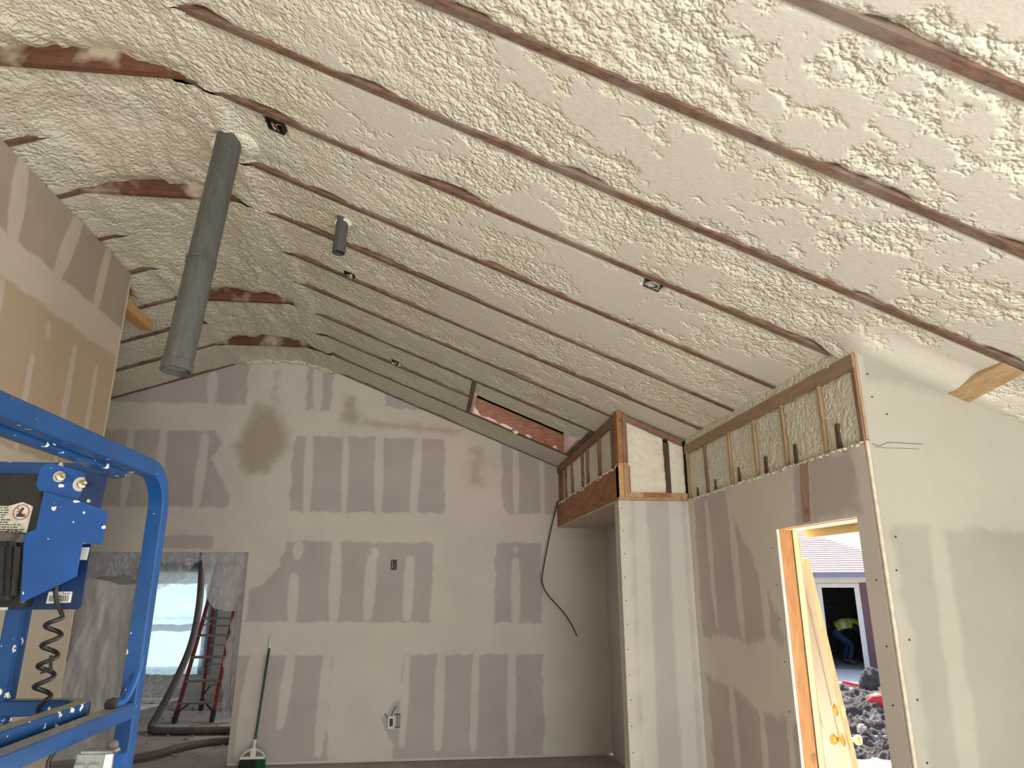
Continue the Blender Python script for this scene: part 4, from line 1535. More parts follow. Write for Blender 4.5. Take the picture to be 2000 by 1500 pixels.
# dirt mounds
def mound(name, c, rx, ry, h, label, seed, n=150, lump=0.22, material='dirt'):
    u = np.linspace(-1, 1, n)[:, None] * np.ones((1, n))
    v = np.linspace(-1, 1, n)[None, :] * np.ones((n, 1))
    r = np.sqrt(u * u + v * v)
    base = np.maximum(0, 1 - r ** 2) ** 0.8
    x, y = c[0] + u * rx, c[1] + v * ry
    nz = fbm(x * 1.6 + seed, y * 1.6, 5) * 0.6 + (0.55 - worley(x * 2.6 + seed, y * 2.6)) * 0.7 + (0.5 - worley(x * 7 + seed, y * 7)) * 0.22 + 0.5 * fbm(x * 9 + seed, y * 9, 4)
    z = c[2] - 0.05 + h * base * (1 + 0.25 * fbm(x + seed, y, 3)) + lump * nz * np.minimum(1, base * 3)
    V = np.stack([x.ravel() - c[0], y.ravel() - c[1], z.ravel() - c[2]], 1)
    o = np_mesh(name, V, grid_faces(n, n), M[material], None, True)
    o.location = c
    return tag(o, label, 'dirt pile')


def along(dist, s, z):
    p = GV * dist + GR * s
    return (p.x, p.y, z)


mound('dirt_mound', along(16.0, 0.15, -0.46), 2.6, 1.25, 0.22, 'low far ridge of dark soil nearest the concrete pad', 1.0)
mound('dirt_mound', along(13.7, -0.05, -0.46), 2.2, 1.0, 0.34, 'tall dark soil heap lying under the red netting', 5.0)
mound('dirt_mound', along(11.6, 0.1, -0.46), 1.2, 0.6, 0.16, 'small crumbly soil heap nearest the doorway', 9.0)
o = mound('soil_clod', along(16.4, -0.16, -0.30), 0.30, 0.26, 0.46, 'big upright black clod on top of the far soil ridge', 13.0, 40, 0.10)
o['category'] = 'dirt clod'
q = MB()
pts = [along(13.35 + 0.03 * k, -0.23 + 0.075 * k, -0.085 - 0.006 * k - (0.05 if k in (0, 7) else 0)) for k in range(8)]
q.tube(pts, [0.03, 0.09, 0.12, 0.11, 0.12, 0.13, 0.10, 0.04], 10)
o = q.build('red_netting', M['red_bag'], None, smooth=True, loc=along(13.35, -0.2, -0.1))
tag(o, 'red plastic netting lying over the dark soil heap', 'netting')
q = MB()
q.tube([along(17.6, -0.75, -0.33), along(17.5, -0.5, -0.36), along(17.4, -0.2, -0.36), along(17.3, 0.05, -0.34), along(17.2, 0.3, -0.35)], 0.035, 6)
tag(q.build('red_hose', M['red_bag'], None, loc=along(17.4, -0.2, -0.36)), 'thin red line along the far edge of the dirt by the pad', 'hose')
q = MB()
q.tube([along(17.0, 0.12, -0.30), along(16.9, 0.3, -0.32), along(16.8, 0.5, -0.33)], 0.03, 6)
tag(q.build('yellow_tape', M['yellow_tape'], None, loc=along(16.9, 0.3, -0.33)), 'yellow tape on the dirt behind the black clod', 'tape')
q = MB()
q.box(tuple(a - 0.06 for a in along(11.9, -0.33, -0.30)), tuple(a + 0.06 for a in along(11.9, -0.33, -0.28)))
tag(q.build('concrete_chunk', M['pad'], None, bevel=0.03, loc=along(11.9, -0.33, -0.38)), 'grey lump of broken concrete beside the leaning door', 'rubble')

# ------------------------------------------------------------------ person bending in the garage
def skin_body(name, joints, edges, radii, root, loc, level=2):
    me = bpy.data.meshes.new(name)
    me.from_pydata([Vector(j) - Vector(loc) for j in joints], edges, [])
    o = bpy.data.objects.new(name, me)
    COL.objects.link(o)
    o.location = loc
    sm = o.modifiers.new('skin', 'SKIN')
    lay = me.skin_vertices[0] if len(me.skin_vertices) else None
    if lay is None:
        bm = bmesh.new()
        bm.from_mesh(me)
        bm.verts.layers.skin.verify()
        bm.to_mesh(me)
        bm.free()
        lay = me.skin_vertices[0]
    for i, r in enumerate(radii):
        r2 = r if isinstance(r, tuple) else (r, r)
        lay.data[i].radius = r2
        lay.data[i].use_root = (i == root)
    sm.use_smooth_shade = True
    ss = o.modifiers.new('sub', 'SUBSURF')
    ss.levels = ss.render_levels = level
    dg = bpy.context.evaluated_depsgraph_get()
    ev = o.evaluated_get(dg)
    nm = bpy.data.meshes.new_from_object(ev)
    o.modifiers.clear()
    o.data = nm
    return o


PB = along(22.1, -0.72, ZG)          # between the feet
PBv = Vector(PB)


def pp(s, d, z):
    return PBv + gs * s + gf * d + Vector((0, 0, z))


J, R_, E_ = [], [], []


def jn(p, r, parent=None):
    J.append(p)
    R_.append(r)
    if parent is not None:
        E_.append((parent, len(J) - 1))
    return len(J) - 1


pel = jn(pp(-0.26, 0, 0.86), (0.16, 0.15))
sp1 = jn(pp(-0.08, 0, 0.98), (0.155, 0.15), pel)
sp2 = jn(pp(0.14, 0, 1.02), (0.165, 0.16), sp1)
che = jn(pp(0.33, 0, 0.98), (0.15, 0.15), sp2)
nek = jn(pp(0.44, 0, 0.90), 0.065, che)
hea = jn(pp(0.53, 0, 0.85), 0.095, nek)
hed = jn(pp(0.60, 0, 0.79), 0.085, hea)
for sgn, dx in ((-1, 0.06), (1, -0.06)):
    hp = jn(pp(-0.25, sgn * 0.10, 0.80), 0.115, pel)
    kn = jn(pp(0.08 + dx, sgn * 0.13, 0.50), 0.078, hp)
    an = jn(pp(-0.04 + dx, sgn * 0.14, 0.10), 0.052, kn)
    to = jn(pp(0.12 + dx, sgn * 0.15, 0.045), 0.045, an)
    sh = jn(pp(0.34, sgn * 0.19, 0.92), 0.075, che)
    el = jn(pp(0.42, sgn * 0.20, 0.65), 0.05, sh)
    ha = jn(pp(0.46, sgn * 0.15, 0.42), 0.036, el)
    pa = jn(pp(0.475, sgn * 0.14, 0.35), 0.030, ha)
    for fi in range(4):
        f1 = jn(pp(0.455 + 0.016 * fi, sgn * (0.135 + 0.004 * fi), 0.295), 0.010, pa)
        jn(pp(0.465 + 0.016 * fi, sgn * (0.115 + 0.004 * fi), 0.265), 0.009, f1)
    jn(pp(0.44, sgn * 0.115, 0.325), 0.010, pa)
person = thing('person', 'person in lime safety vest and jeans bending over inside the garage doorway', 'person', PB)
body = skin_body('body', J, E_, R_, 0, PB)
for m in ('hoodie', 'jeans', 'boot', 'skin'):
    body.data.materials.append(M[m])
mi = []
for p in body.data.polygons:
    c = p.center
    s = c.x * gs.x + c.y * gs.y
    z = c.z
    k = 0
    if s > 0.41 and z > 0.70:
        k = 3
    elif z < 0.385 and s > 0.36:
        k = 3
    elif z < 0.12 and s < 0.3:
        k = 2
    elif s < 0.30 and z < 0.92 - 0.5 * max(0, s + 0.2) and not (s > 0.22 and z > 0.6):
        k = 1
    mi.append(k)
body.data.polygons.foreach_set('material_index', mi)
body.parent = person
body.location = (0, 0, 0)


def ring_shell(pts, rads, arc0, arc1, th, n=14):
    """open shell round a spine; arc in radians measured from straight up, towards +d"""
    q = MB()
    V, Fc = [], []
    for k, (p, r) in enumerate(zip(pts, rads)):
        t = (pts[min(k + 1, len(pts) - 1)] - pts[max(k - 1, 0)]).normalized()
        sd = gf.copy()
        up = t.cross(sd)
        if up.z < 0:
            up = -up
        for i in range(n):
            a = arc0 + (arc1 - arc0) * i / (n - 1)
            V.append(p + (up * math.cos(a) + sd * math.sin(a)) * r)
    for k in range(len(pts) - 1):
        for i in range(n - 1):
            Fc.append((k * n + i, k * n + i + 1, (k + 1) * n + i + 1, (k + 1) * n + i))
    q.add(V, Fc)
    return q


spine = [pp(-0.20, 0, 0.92), pp(-0.08, 0, 0.98), pp(0.04, 0, 1.01), pp(0.16, 0, 1.02), pp(0.28, 0, 1.0), pp(0.38, 0, 0.95)]
vest = sub(ring_shell(spine, [0.175, 0.178, 0.185, 0.188, 0.182, 0.165], -2.0, 2.0, 0), 'vest', M['vest'], person, smooth=True)
sub(ring_shell(spine[1:3], [0.184, 0.19], -2.0, 2.0, 0), 'reflective_band', M['reflect'], vest)
st_pts = [pp(0.10 + 0.06 * k, 0, 1.015 - 0.008 * k * k) for k in range(5)]
sub(ring_shell(st_pts, [0.193, 0.194, 0.193, 0.190, 0.182], -0.95, -0.65, 0, 4), 'reflective_band', M['reflect'], vest)
sub(ring_shell(st_pts, [0.193, 0.194, 0.193, 0.190, 0.182], 0.65, 0.95, 0, 4), 'reflective_band', M['reflect'], vest)
q = MB()
hc = pp(0.585, 0, 0.83)
ax = (gs * 0.85 + Vector((0, 0, 0.25))).normalized()
q.lathe(hc - ax * 0.02, ax, [(0.0, 0.165), (0.008, 0.165), (0.012, 0.125), (0.06, 0.118), (0.10, 0.095), (0.13, 0.05), (0.138, 0.01)], 18)
sub(q, 'hard_hat', M['hat'], person, smooth=True)
for sgn in (-1, 1):
    q = MB()
    e = pp(0.635, sgn * 0.03, 0.745)
    q.blob(e, 0.011, 8, 0)
    sub(q, 'eye', M['ebox'], person)
q = MB()
q.blob(pp(0.645, 0, 0.72), (0.014, 0.014, 0.02), 8, 0)
sub(q, 'nose', M['skin'], person)

# red machine the person works on, with its handle bars behind
mc = thing('machine', 'dark red wheeled machine with black handlebars inside the garage', 'machine', along(22.9, -0.10, ZG))
mv = Vector(along(22.9, -0.10, ZG))


def mp_(s, d, z):
    return mv + gs * s + gf * d + Vector((0, 0, z))


q = MB()
q.hexa([mp_(-0.28, -0.2, 0.12), mp_(0.25, -0.2, 0.12), mp_(0.25, 0.2, 0.12), mp_(-0.28, 0.2, 0.12), mp_(-0.2, -0.16, 0.42), mp_(0.2, -0.16, 0.36), mp_(0.2, 0.16, 0.36), mp_(-0.2, 0.16, 0.42)])
sub(q, 'deck', M['mred'], mc, bevel=0.03)
q = MB()
q.cyl(mp_(-0.05, 0, 0.36), mp_(-0.05, 0, 0.52), 0.11, 14)
sub(q, 'engine', M['blackpl'], mc)
for (s, d) in ((-0.24, -0.24), (0.22, -0.24), (-0.24, 0.24), (0.22, 0.24)):
    q = MB()
    q.tube([mp_(s, d - 0.03, 0.12), mp_(s, d + 0.03, 0.12)], 0.12, 14)
    sub(q, 'wheel', M['rubber'], mc)
for d in (-0.18, 0.18):
    q = MB()
    q.tube([mp_(-0.22, d, 0.30), mp_(-0.38, d + 0.35, 0.8), mp_(-0.45, d + 0.7, 1.12), mp_(-0.30, d + 0.74, 1.20), mp_(-0.18, d + 0.72, 1.12)], 0.018, 8)
    sub(q, 'handlebar', M['rubber'], mc)

# ------------------------------------------------------------------ leaning door outside
ld = thing('leaning_door', 'cream door slab with brass knob leaning just outside the doorway', 'door', (2.40, 3.85, -0.16))
dep = Vector((0.24, 0.97, 0)).normalized()
th_ = Vector((dep.y, -dep.x, 0))              # towards +x side
n0 = Vector((2.375, 3.82, -0.16))
n1 = Vector((2.112, 3.82, 1.845))
upv = (n1 - n0)


def dpt(a, t, h):
    """a along the slab from the latch edge, t thickness 0..1, h 0..1 up"""
    return n0 + upv * h + dep * a + th_ * (0.030 * t)


q = MB()
q.hexa([dpt(0, 0, 0), dpt(0.76, 0, 0), dpt(0.76, 1, 0), dpt(0, 1, 0), dpt(0, 0, 1), dpt(0.76, 0, 1), dpt(0.76, 1, 1), dpt(0, 1, 1)])
slab = sub(q, 'door_slab', M['door_white'], ld)
q = MB()
q.hexa([dpt(-0.003, 0.0, 0), dpt(0, 0.0, 0), dpt(0, 1, 0), dpt(-0.003, 1, 0), dpt(-0.003, 0.0, 1), dpt(0, 0.0, 1), dpt(0, 1, 1), dpt(-0.003, 1, 1)])
sub(q, 'latch_edge', M['door_edge'], ld)
# raised panels on the face
for (a0, a1, h0, h1) in ((0.12, 0.35, 0.08, 0.40), (0.42, 0.65, 0.08, 0.40), (0.12, 0.35, 0.52, 0.92), (0.42, 0.65, 0.52, 0.92)):
    q = MB()
    q.hexa([dpt(a0, -0.15, h0), dpt(a1, -0.15, h0), dpt(a1, 0, h0), dpt(a0, 0, h0), dpt(a0, -0.15, h1), dpt(a1, -0.15, h1), dpt(a1, 0, h1), dpt(a0, 0, h1)])
    sub(q, 'raised_panel', M['door_white'], ld, bevel=0.004)
for h, ball in ((0.525, True), (0.60, False)):
    c = dpt(0.065, 0, h)
    q = MB()
    if ball:
        q.lathe(c, -th_, [(0, 0.033), (0.006, 0.031), (0.010, 0.014), (0.030, 0.012), (0.036, 0.022), (0.05, 0.028), (0.062, 0.024), (0.068, 0.008)], 16)
    else:
        q.lathe(c, -th_, [(0, 0.032), (0.008, 0.030), (0.016, 0.020), (0.018, 0.004)], 16)
    sub(q, 'knob' if ball else 'deadbolt', M['brass'], ld, smooth=True)
    q = MB()
    c = dpt(0.065, 1, h)
    q.lathe(c, th_, [(0, 0.033), (0.006, 0.031), (0.010, 0.014), (0.030, 0.012), (0.036, 0.022), (0.05, 0.028), (0.062, 0.024), (0.068, 0.008)] if ball else [(0, 0.03), (0.012, 0.028), (0.014, 0.01)], 16)
    sub(q, 'knob' if ball else 'deadbolt', M['brass'], ld, smooth=True)
    q = MB()
    q.hexa([dpt(-0.005, 0.25, h - 0.016), dpt(-0.003, 0.25, h - 0.016), dpt(-0.003, 0.75, h - 0.016), dpt(-0.005, 0.75, h - 0.016), dpt(-0.005, 0.25, h + 0.016), dpt(-0.003, 0.25, h + 0.016), dpt(-0.003, 0.75, h + 0.016), dpt(-0.005, 0.75, h + 0.016)])
    sub(q, 'latch_plate', M['latch'], ld)

# ------------------------------------------------------------------ pipes and boxes in the ceiling


def duct(name, label, top, bot, r, seams, cat='pipe', capped=False, ragged=False):
    t = thing(name, label, cat, tuple(bot))
    a, b = Vector(top), Vector(bot)
    ax = (b - a)
    L = ax.length
    ax.normalize()
    q = MB()
    prof = [(0, r)]
    for s in seams:
        d = s * L
        prof += [(d - 0.030, r), (d - 0.026, r * 1.05), (d - 0.012, r * 1.05), (d - 0.010, r * 0.99), (d - 0.004, r * 0.99), (d - 0.002, r * 1.06), (d + 0.008, r * 1.06), (d + 0.010, r * 1.01)]
    prof += [(L - 0.05, r), (L - 0.045, r * 1.05), (L, r * 1.05)]
    # tube wall without end cap: inner wall follows
    prof += [(L, r * 0.94), (L - 0.25, r * 0.92)]
    n = 28
    ref = Vector((0, 1, 0))
    sd = ax.cross(ref).normalized()
    u = ax.cross(sd)
    V, Fc = [], []
    for (d, rr) in prof:
        for i in range(n):
            an = 2 * math.pi * i / n
            V.append(a + ax * d + (sd * math.cos(an) + u * math.sin(an)) * rr)
    for k in range(len(prof) - 1):
        for i in range(n):
            j = (i + 1) % n
            Fc.append((k * n + i, k * n + j, (k + 1) * n + j, (k + 1) * n + i))
    q.add(V, Fc)
    sub(q, 'tube', M['duct'], t, smooth=False)
    q = MB()
    dd = 0.03 if capped else 0.2
    q.cyl(a + ax * (L - dd), a + ax * (L - dd + 0.004), r * 0.915, 24)
    sub(q, 'end_plug', M['ductend'] if capped else M['ductin'], t)
    return t, a, ax, sd, u, L


t, a, ax, sd, u, L = duct('duct_pipe', 'long grey duct pipe hanging from the ridge foam', (-1.165, 3.37, 4.12), (-1.225, 3.235, 2.665), 0.068, [0.60], capped=True)
# clips on the seam and at the mouth
for (d, an) in ((0.60 * L - 0.02, 0.4), (0.60 * L - 0.02, 1.6), (0.60 * L - 0.02, 2.6), (L - 0.06, 0.9), (L - 0.06, 2.1), (L - 0.06, 3.0)):
    q = MB()
    p = a + ax * d + (sd * math.cos(an) + u * math.sin(an)) * 0.07
    q.bar(p - ax * 0.014, p + ax * 0.014, 0.012, 0.006, (sd * math.cos(an) + u * math.sin(an)))
    sub(q, 'clip', M['duct'], t)
q = MB()
q.blob((-1.10, 3.40, 4.045), (0.10, 0.11, 0.05), 16, 0.06, 0, 3)
q.blob((-1.19, 3.46, 4.05), (0.12, 0.09, 0.05), 16, 0.06, 0, 4)
sub(q, 'foam_collar', M['foam'], t, smooth=True)

t, a, ax, sd, u, L = duct('short_pipe', 'short dark pipe stub poking out of the ceiling foam', (-0.60, 3.80, 3.86), (-0.612, 3.80, 3.605), 0.037, [0.75])
q = MB()
q.blob((-0.60, 3.815, 3.815), (0.055, 0.05, 0.035), 14, 0.12, 0, 61)
sub(q, 'foam_collar', M['foam'], t, smooth=True)

NR = Vector((0.411, 0, 1)).normalized()        # normal of the right slope (up)
SX = Vector((1, 0, -0.411)).normalized()
NL = Vector((-0.353, 0, 1)).normalized()
SXL = Vector((1, 0, 0.353)).normalized()


def ceil_box(label, x, y, size, wires, side='R', ring=False, junk=0):
    f = zr if side == 'R' else zl
    nn, sx = (NR, SX) if side == 'R' else (NL, SXL)
    c = Vector((x, y, f(x) + 0.002))
    t = thing('junction_box', label, 'electrical box', tuple(c))
    h = size / 2
    yv = Vector((0, 1, 0))

    def P(a, b_, d):
        return c + sx * a + yv * b_ + nn * d
    q = MB()
    tk = 0.003
    for (a0, a1, b0, b1) in ((-h, h, -h, -h + tk), (-h, h, h - tk, h), (-h, -h + tk, -h, h), (h - tk, h, -h, h)):
        q.hexa([P(a0, b0, 0), P(a1, b0, 0), P(a1, b1, 0), P(a0, b1, 0), P(a0, b0, 0.045), P(a1, b0, 0.045), P(a1, b1, 0.045), P(a0, b1, 0.045)])
    q.hexa([P(-h, -h, 0.042), P(h, -h, 0.042), P(h, h, 0.042), P(-h, h, 0.042), P(-h, -h, 0.046), P(h, -h, 0.046), P(h, h, 0.046), P(-h, h, 0.046)])
    sub(q, 'box', M['ebox'], t)
    if ring:
        q = MB()
        q.tube([P(h * 0.72 * math.cos(2 * math.pi * k / 20), h * 0.72 * math.sin(2 * math.pi * k / 20), 0.003) for k in range(21)], 0.004, 6)
        sub(q, 'ring', M['washer'], t)
    for k, m in enumerate(wires):
        q = MB()
        r = random.Random(k + int(x * 100))
        pts = [P(r.uniform(-h, h) * 0.7, r.uniform(-h, h) * 0.7, 0.035)]
        for i in range(4):
            pts.append(P(r.uniform(-h, h) * 0.75, r.uniform(-h, h) * 0.75, 0.03 - 0.012 * i + (-0.01 if junk else 0)))
        q.tube(pts, 0.0035, 6)
        sub(q, 'wire', M[m], t)
    q = MB()
    for k in range(junk):
        r = random.Random(k * 7 + int(x * 50))
        q.blob(P(r.uniform(-h, h) * 1.15, r.uniform(-h, h) * 1.1, -0.004), (0.012, 0.012, 0.008), 6, 0.3, 0, k)
    if junk:
        sub(q, 'dried_foam', M['foam'], t)
    return t


ceil_box('black open junction box with red wires near the ridge, left of all', -0.862, 3.085, 0.09, ['wire_red', 'wire_dark', 'wire_white', 'copper'])
ceil_box('black junction box with round silver ring on the right ceiling slope', 1.062, 3.06, 0.085, ['wire_dark'], ring=True)
ceil_box('small junction box with tangled wires just below the short pipe stub', -0.66, 4.635, 0.07, ['wire_dark', 'copper', 'wire_white', 'wire_dark'], junk=4)
ceil_box('small foam-choked junction box on the left slope above the far collar tie', -1.985, 6.36, 0.07, ['wire_red', 'wire_dark'], 'L', junk=8)
ceil_box('foam-crusted junction box on the right slope uphill of the skylight', -0.40, 6.335, 0.085, ['wire_dark', 'wire_white', 'wire_dark'], junk=9)

# wall boxes ------------------------------------------------------------------
t = thing('wall_box', 'empty black wall box high on the gable wall', 'electrical box', (-0.405, D - 0.003, 1.905))
x0, x1, z0, z1, yf = -0.435, -0.370, 1.853, 1.960, D - 0.006
q = MB()
for (a, b_) in (((x0, yf, z0), (x0 + 0.004, yf + 0.003, z1)), ((x1 - 0.004, yf, z0), (x1, yf + 0.003, z1)), ((x0, yf, z0), (x1, yf + 0.003, z0 + 0.004)), ((x0, yf, z1 - 0.004), (x1, yf + 0.003, z1)), ((x0, yf + 0.002, z0), (x1, yf + 0.003, z1))):
    q.box(a, b_)
sub(q, 'box', M['ebox'], t)
for k, m in enumerate(('wire_white', 'wire_dark', 'copper')):
    q = MB()
    q.tube([(x0 + 0.012 + 0.02 * k, yf + 0.001, z1 - 0.01), (x0 + 0.02 + 0.012 * k, yf - 0.012, z1 - 0.04), (x0 + 0.03, yf - 0.010, z0 + 0.05 - 0.012 * k), (x0 + 0.014 + 0.014 * k, yf - 0.004, z0 + 0.02)], 0.003, 6)
    sub(q, 'wire', M[m], t)

t = thing('wall_outlet', 'white outlet hanging loose from its black box low on the gable wall', 'outlet', (-0.345, D - 0.003, 0.375))
q = MB()
for (a, b_) in (((-0.325, D - 0.008, 0.31), (-0.265, D - 0.005, 0.318)), ((-0.325, D - 0.008, 0.432), (-0.265, D - 0.005, 0.44)), ((-0.272, D - 0.008, 0.31), (-0.265, D - 0.005, 0.44)), ((-0.295, D - 0.008, 0.31), (-0.288, D - 0.005, 0.44))):
    q.box(a, b_)
sub(q, 'box', M['ebox'], t)
q = MB()
q.box((-0.388, D - 0.035, 0.305), (-0.318, D - 0.028, 0.425))
sub(q, 'plate', M['white_plastic'], t, bevel=0.002)
q = MB()
q.box((-0.370, D - 0.037, 0.330), (-0.336, D - 0.034, 0.400))
sub(q, 'receptacle', M['ebox'], t)
for pts in ([(-0.355, D - 0.03, 0.42), (-0.34, D - 0.04, 0.46), (-0.315, D - 0.03, 0.51), (-0.30, D - 0.01, 0.50)], [(-0.38, D - 0.03, 0.40), (-0.40, D - 0.04, 0.42), (-0.425, D - 0.02, 0.44), (-0.43, D - 0.006, 0.445)]):
    q = MB()
    q.tube(pts, 0.003, 6)
    sub(q, 'wire', M['wire_dark'], t)


def smooth_pts(P, n=8):
    P = [Vector(p) for p in P]
    out = []
    for i in range(len(P) - 1):
        p0, p1, p2, p3 = P[max(i - 1, 0)], P[i], P[i + 1], P[min(i + 2, len(P) - 1)]
        for k in range(n):
            t_ = k / n
            out.append(0.5 * ((2 * p1) + (-p0 + p2) * t_ + (2 * p0 - 5 * p1 + 4 * p2 - p3) * t_ ** 2 + (-p0 + 3 * p1 - 3 * p2 + p3) * t_ ** 3))
    out.append(P[-1])
    return out


q = MB()
q.tube(smooth_pts([(1.40, 7.64, 2.585), (1.375, 7.61, 2.56), (1.29, 7.6, 2.25), (1.20, 7.6, 1.82), (1.205, 7.6, 1.69), (1.26, 7.6, 1.59), (1.417, 7.6, 1.42), (1.50, 7.6, 1.30), (1.561, 7.6, 1.179)]), 0.0068, 8)
tag(q.build('hanging_cable', M['wire_dark'], None, smooth=True, loc=(1.40, 7.64, 2.58)), 'black cable dangling from the wooden header beam', 'cable')

# ------------------------------------------------------------------ broom
br = thing('broom', 'green-handled broom leaning against the gable wall', 'broom', (-1.65, 7.45, 0.0))
top = Vector((-1.612, D - 0.017, 1.205))
bot = Vector((-1.625, 7.462, 0.205))
dr = (bot - top).normalized()
q = MB()
q.cyl(top + dr * 0.125, bot - dr * 0.03, 0.0115, 12)
sub(q, 'pole', M['green'], br, smooth=False)
q = MB()
q.lathe(top, dr, [(0.0, 0.006), (0.008, 0.011), (0.05, 0.014), (0.12, 0.0155), (0.13, 0.0135)], 12)
sub(q, 'grip', M['white_plastic'], br, smooth=True)
q = MB()
q.cyl(bot - dr * 0.075, bot, 0.015, 12)
q.tube(smooth_pts([(-1.735, 7.45, 0.135), (-1.71, 7.45, 0.165), (-1.665, 7.455, 0.19), (-1.625, 7.46, 0.20), (-1.585, 7.455, 0.19), (-1.535, 7.45, 0.165), (-1.515, 7.45, 0.135)], 4), 0.008, 8)
q.hexa([(-1.738, 7.43, 0.118), (-1.512, 7.43, 0.118), (-1.512, 7.47, 0.118), (-1.738, 7.47, 0.118), (-1.735, 7.432, 0.138), (-1.515, 7.432, 0.138), (-1.515, 7.468, 0.138), (-1.735, 7.468, 0.138)])
q.bar((-1.625, 7.455, 0.13), (-1.625, 7.46, 0.21), 0.05, 0.02, (0, 1, 0))
sub(q, 'broom_head', M['white_plastic'], br)
q = MB()
q2 = MB()
for k in range(34):
    xx = -1.732 + 0.214 * k / 33
    for dy in (-0.012, 0.0, 0.012):
        tgt = q if k < 23 else q2
        sp = (xx + 1.625) * 0.18
        tgt.tube([(xx, 7.45 + dy, 0.120), (xx + sp + random.uniform(-0.003, 0.003), 7.45 + dy * 1.6, 0.002)], 0.0042, 4)
for g, m in ((q, 'bristle'), (q2, 'bristle_green')):
    o = sub(g, 'bristles', M[m], br)
    o['kind'] = 'stuff'

# ------------------------------------------------------------------ plastic sheets


def sheet(name, label, P, nu, nv, material, mask=None):
    u = np.linspace(0, 1, nu)[:, None] * np.ones((1, nv))
    v = np.linspace(0, 1, nv)[None, :] * np.ones((nu, 1))
    x, y, z = P(u, v)
    V = np.stack([x.ravel(), y.ravel(), z.ravel()], 1)
    F = grid_faces(nu, nv)
    if mask is not None:
        k = mask(u, v).ravel()
        F = F[k[F].all(axis=1)]
    c = V.mean(0)
    o = np_mesh(name, V - c, F, M[material], None, True)
    o.location = tuple(c)
    return tag(o, label, 'plastic sheet', 'torn plastic sheeting over the opening')


def wr(x, z, a=0.012, f=9):
    return a * fbm(x * f, z * f * 0.35, 4) * 2


# dusty curtain hanging at the left of the opening
def P1(u, v):
    left = -3.78 + 0.04 * np.sin(np.clip((1.5 - v * 1.75) / 1.5, -1, 1) * 1.6) * (v < 0.95) - 0.10 * (v - 0.5) ** 2
    x = left + (-2.95 - left) * u
    z = 0.03 + (1.70 + 0.03 * np.sin(u * 8) + 0.012 * fbm(u * 9, u * 0, 3)) * v
    y = 8.02 + 0.05 * np.sin(x * 7) + wr(x, z, 0.02, 6) + 0.12 * v
    return x, y, z


sheet('plastic_sheet', 'dusty grey plastic curtain hanging left in the opening', P1, 60, 70, 'film_dusty')


# torn flap under the head of the opening
def P2(u, v):
    x = -3.62 + 1.33 * u
    low = np.interp(u, [0, 0.25, 0.36, 0.41, 0.45, 0.60, 0.78, 0.84, 0.93, 1.0], [1.76, 1.79, 1.80, 1.74, 1.58, 1.66, 1.76, 1.93, 1.97, 1.80])
    low = low + 0.012 * fbm(u * 40, u * 0, 3)
    z = 2.03 + (low - 2.03) * (1 - v)
    y = 7.80 + wr(x, z, 0.02, 8) + 0.05 * (1 - v)
    return x, y, z


sheet('plastic_sheet', 'torn plastic flap hanging from the top of the opening', P2, 110, 40, 'film')


# billowing pouch at the right of the opening
def P3(u, v):
    x = -2.42 + 0.475 * u
    low = np.interp(u, [0, 0.1, 0.25, 0.42, 0.6, 0.8, 1.0], [1.98, 1.78, 1.55, 1.465, 1.445, 1.435, 1.46])
    z = 2.03 + (low - 2.03) * (1 - v)
    y = 7.80 - 0.10 * np.sin(np.pi * u) * np.sin(np.pi * np.clip(1 - v, 0, 1) * 0.8) + wr(x, z, 0.018, 11)
    return x, y, z


sheet('plastic_sheet', 'billowing clear plastic pouch hanging above the red ladder', P3, 60, 60, 'film_pouch')


# bunched strip down the right jamb
def P4(u, v):
    z = 0.42 + 1.20 * v
    w = 0.045 + 0.035 * np.sin(v * 3.0 + 0.3)
    x = -1.93 - w * (1 - u) * 1.6 + 0.012 * np.sin(v * 40) * (1 - u)
    y = 7.74 + 0.10 * u + 0.02 * np.sin(u * 30 + v * 9) + wr(x * 3, z, 0.012, 9)
    return x, y, z


sheet('plastic_sheet', 'bunched plastic strip down the right edge of the opening', P4, 40, 90, 'film_pouch')


# whitish edge that bulges in front of the left partition end
def P5(u, v):
    z = 0.95 + 0.85 * v
    w = np.interp(v, [0, 0.25, 0.5, 0.68, 0.85, 1.0], [0.0, 0.06, 0.14, 0.19, 0.16, 0.12])
    x = -3.60 + 0.08 * (1 - v) * 0 + w * u * 1.15 - 0.02
    y = 7.86 + 0.02 * np.sin(u * 12) + wr(x * 2, z, 0.012, 9)
    return x, y, z


sheet('plastic_sheet', 'narrow whitish plastic edge beside the end of the left partition', P5, 30, 60, 'film')


# milky plastic taped over the window, and the sheet lying below it
def P6(u, v):
    x = -4.85 + 1.35 * u
    z = 0.30 + 1.75 * v
    y = 12.44 + wr(x, z, 0.012, 5)
    return x, y, z


o = sheet('plastic_sheet', 'milky plastic film taped over the bright window of the next room', P6, 40, 50, 'film_window')
del o['group']


def P7(u, v):
    x = -4.9 + 2.6 * u
    z = 0.02 + 0.40 * v ** 1.5
    y = 11.7 + 0.70 * v + wr(x, v, 0.05, 4)
    return x, y, z + 0.03 * fbm(x * 5, v * 4, 3) * (1 - v) + 0.02


o = sheet('plastic_sheet', 'crumpled plastic lying on the floor under the next room window', P7, 60, 30, 'film')
del o['group']

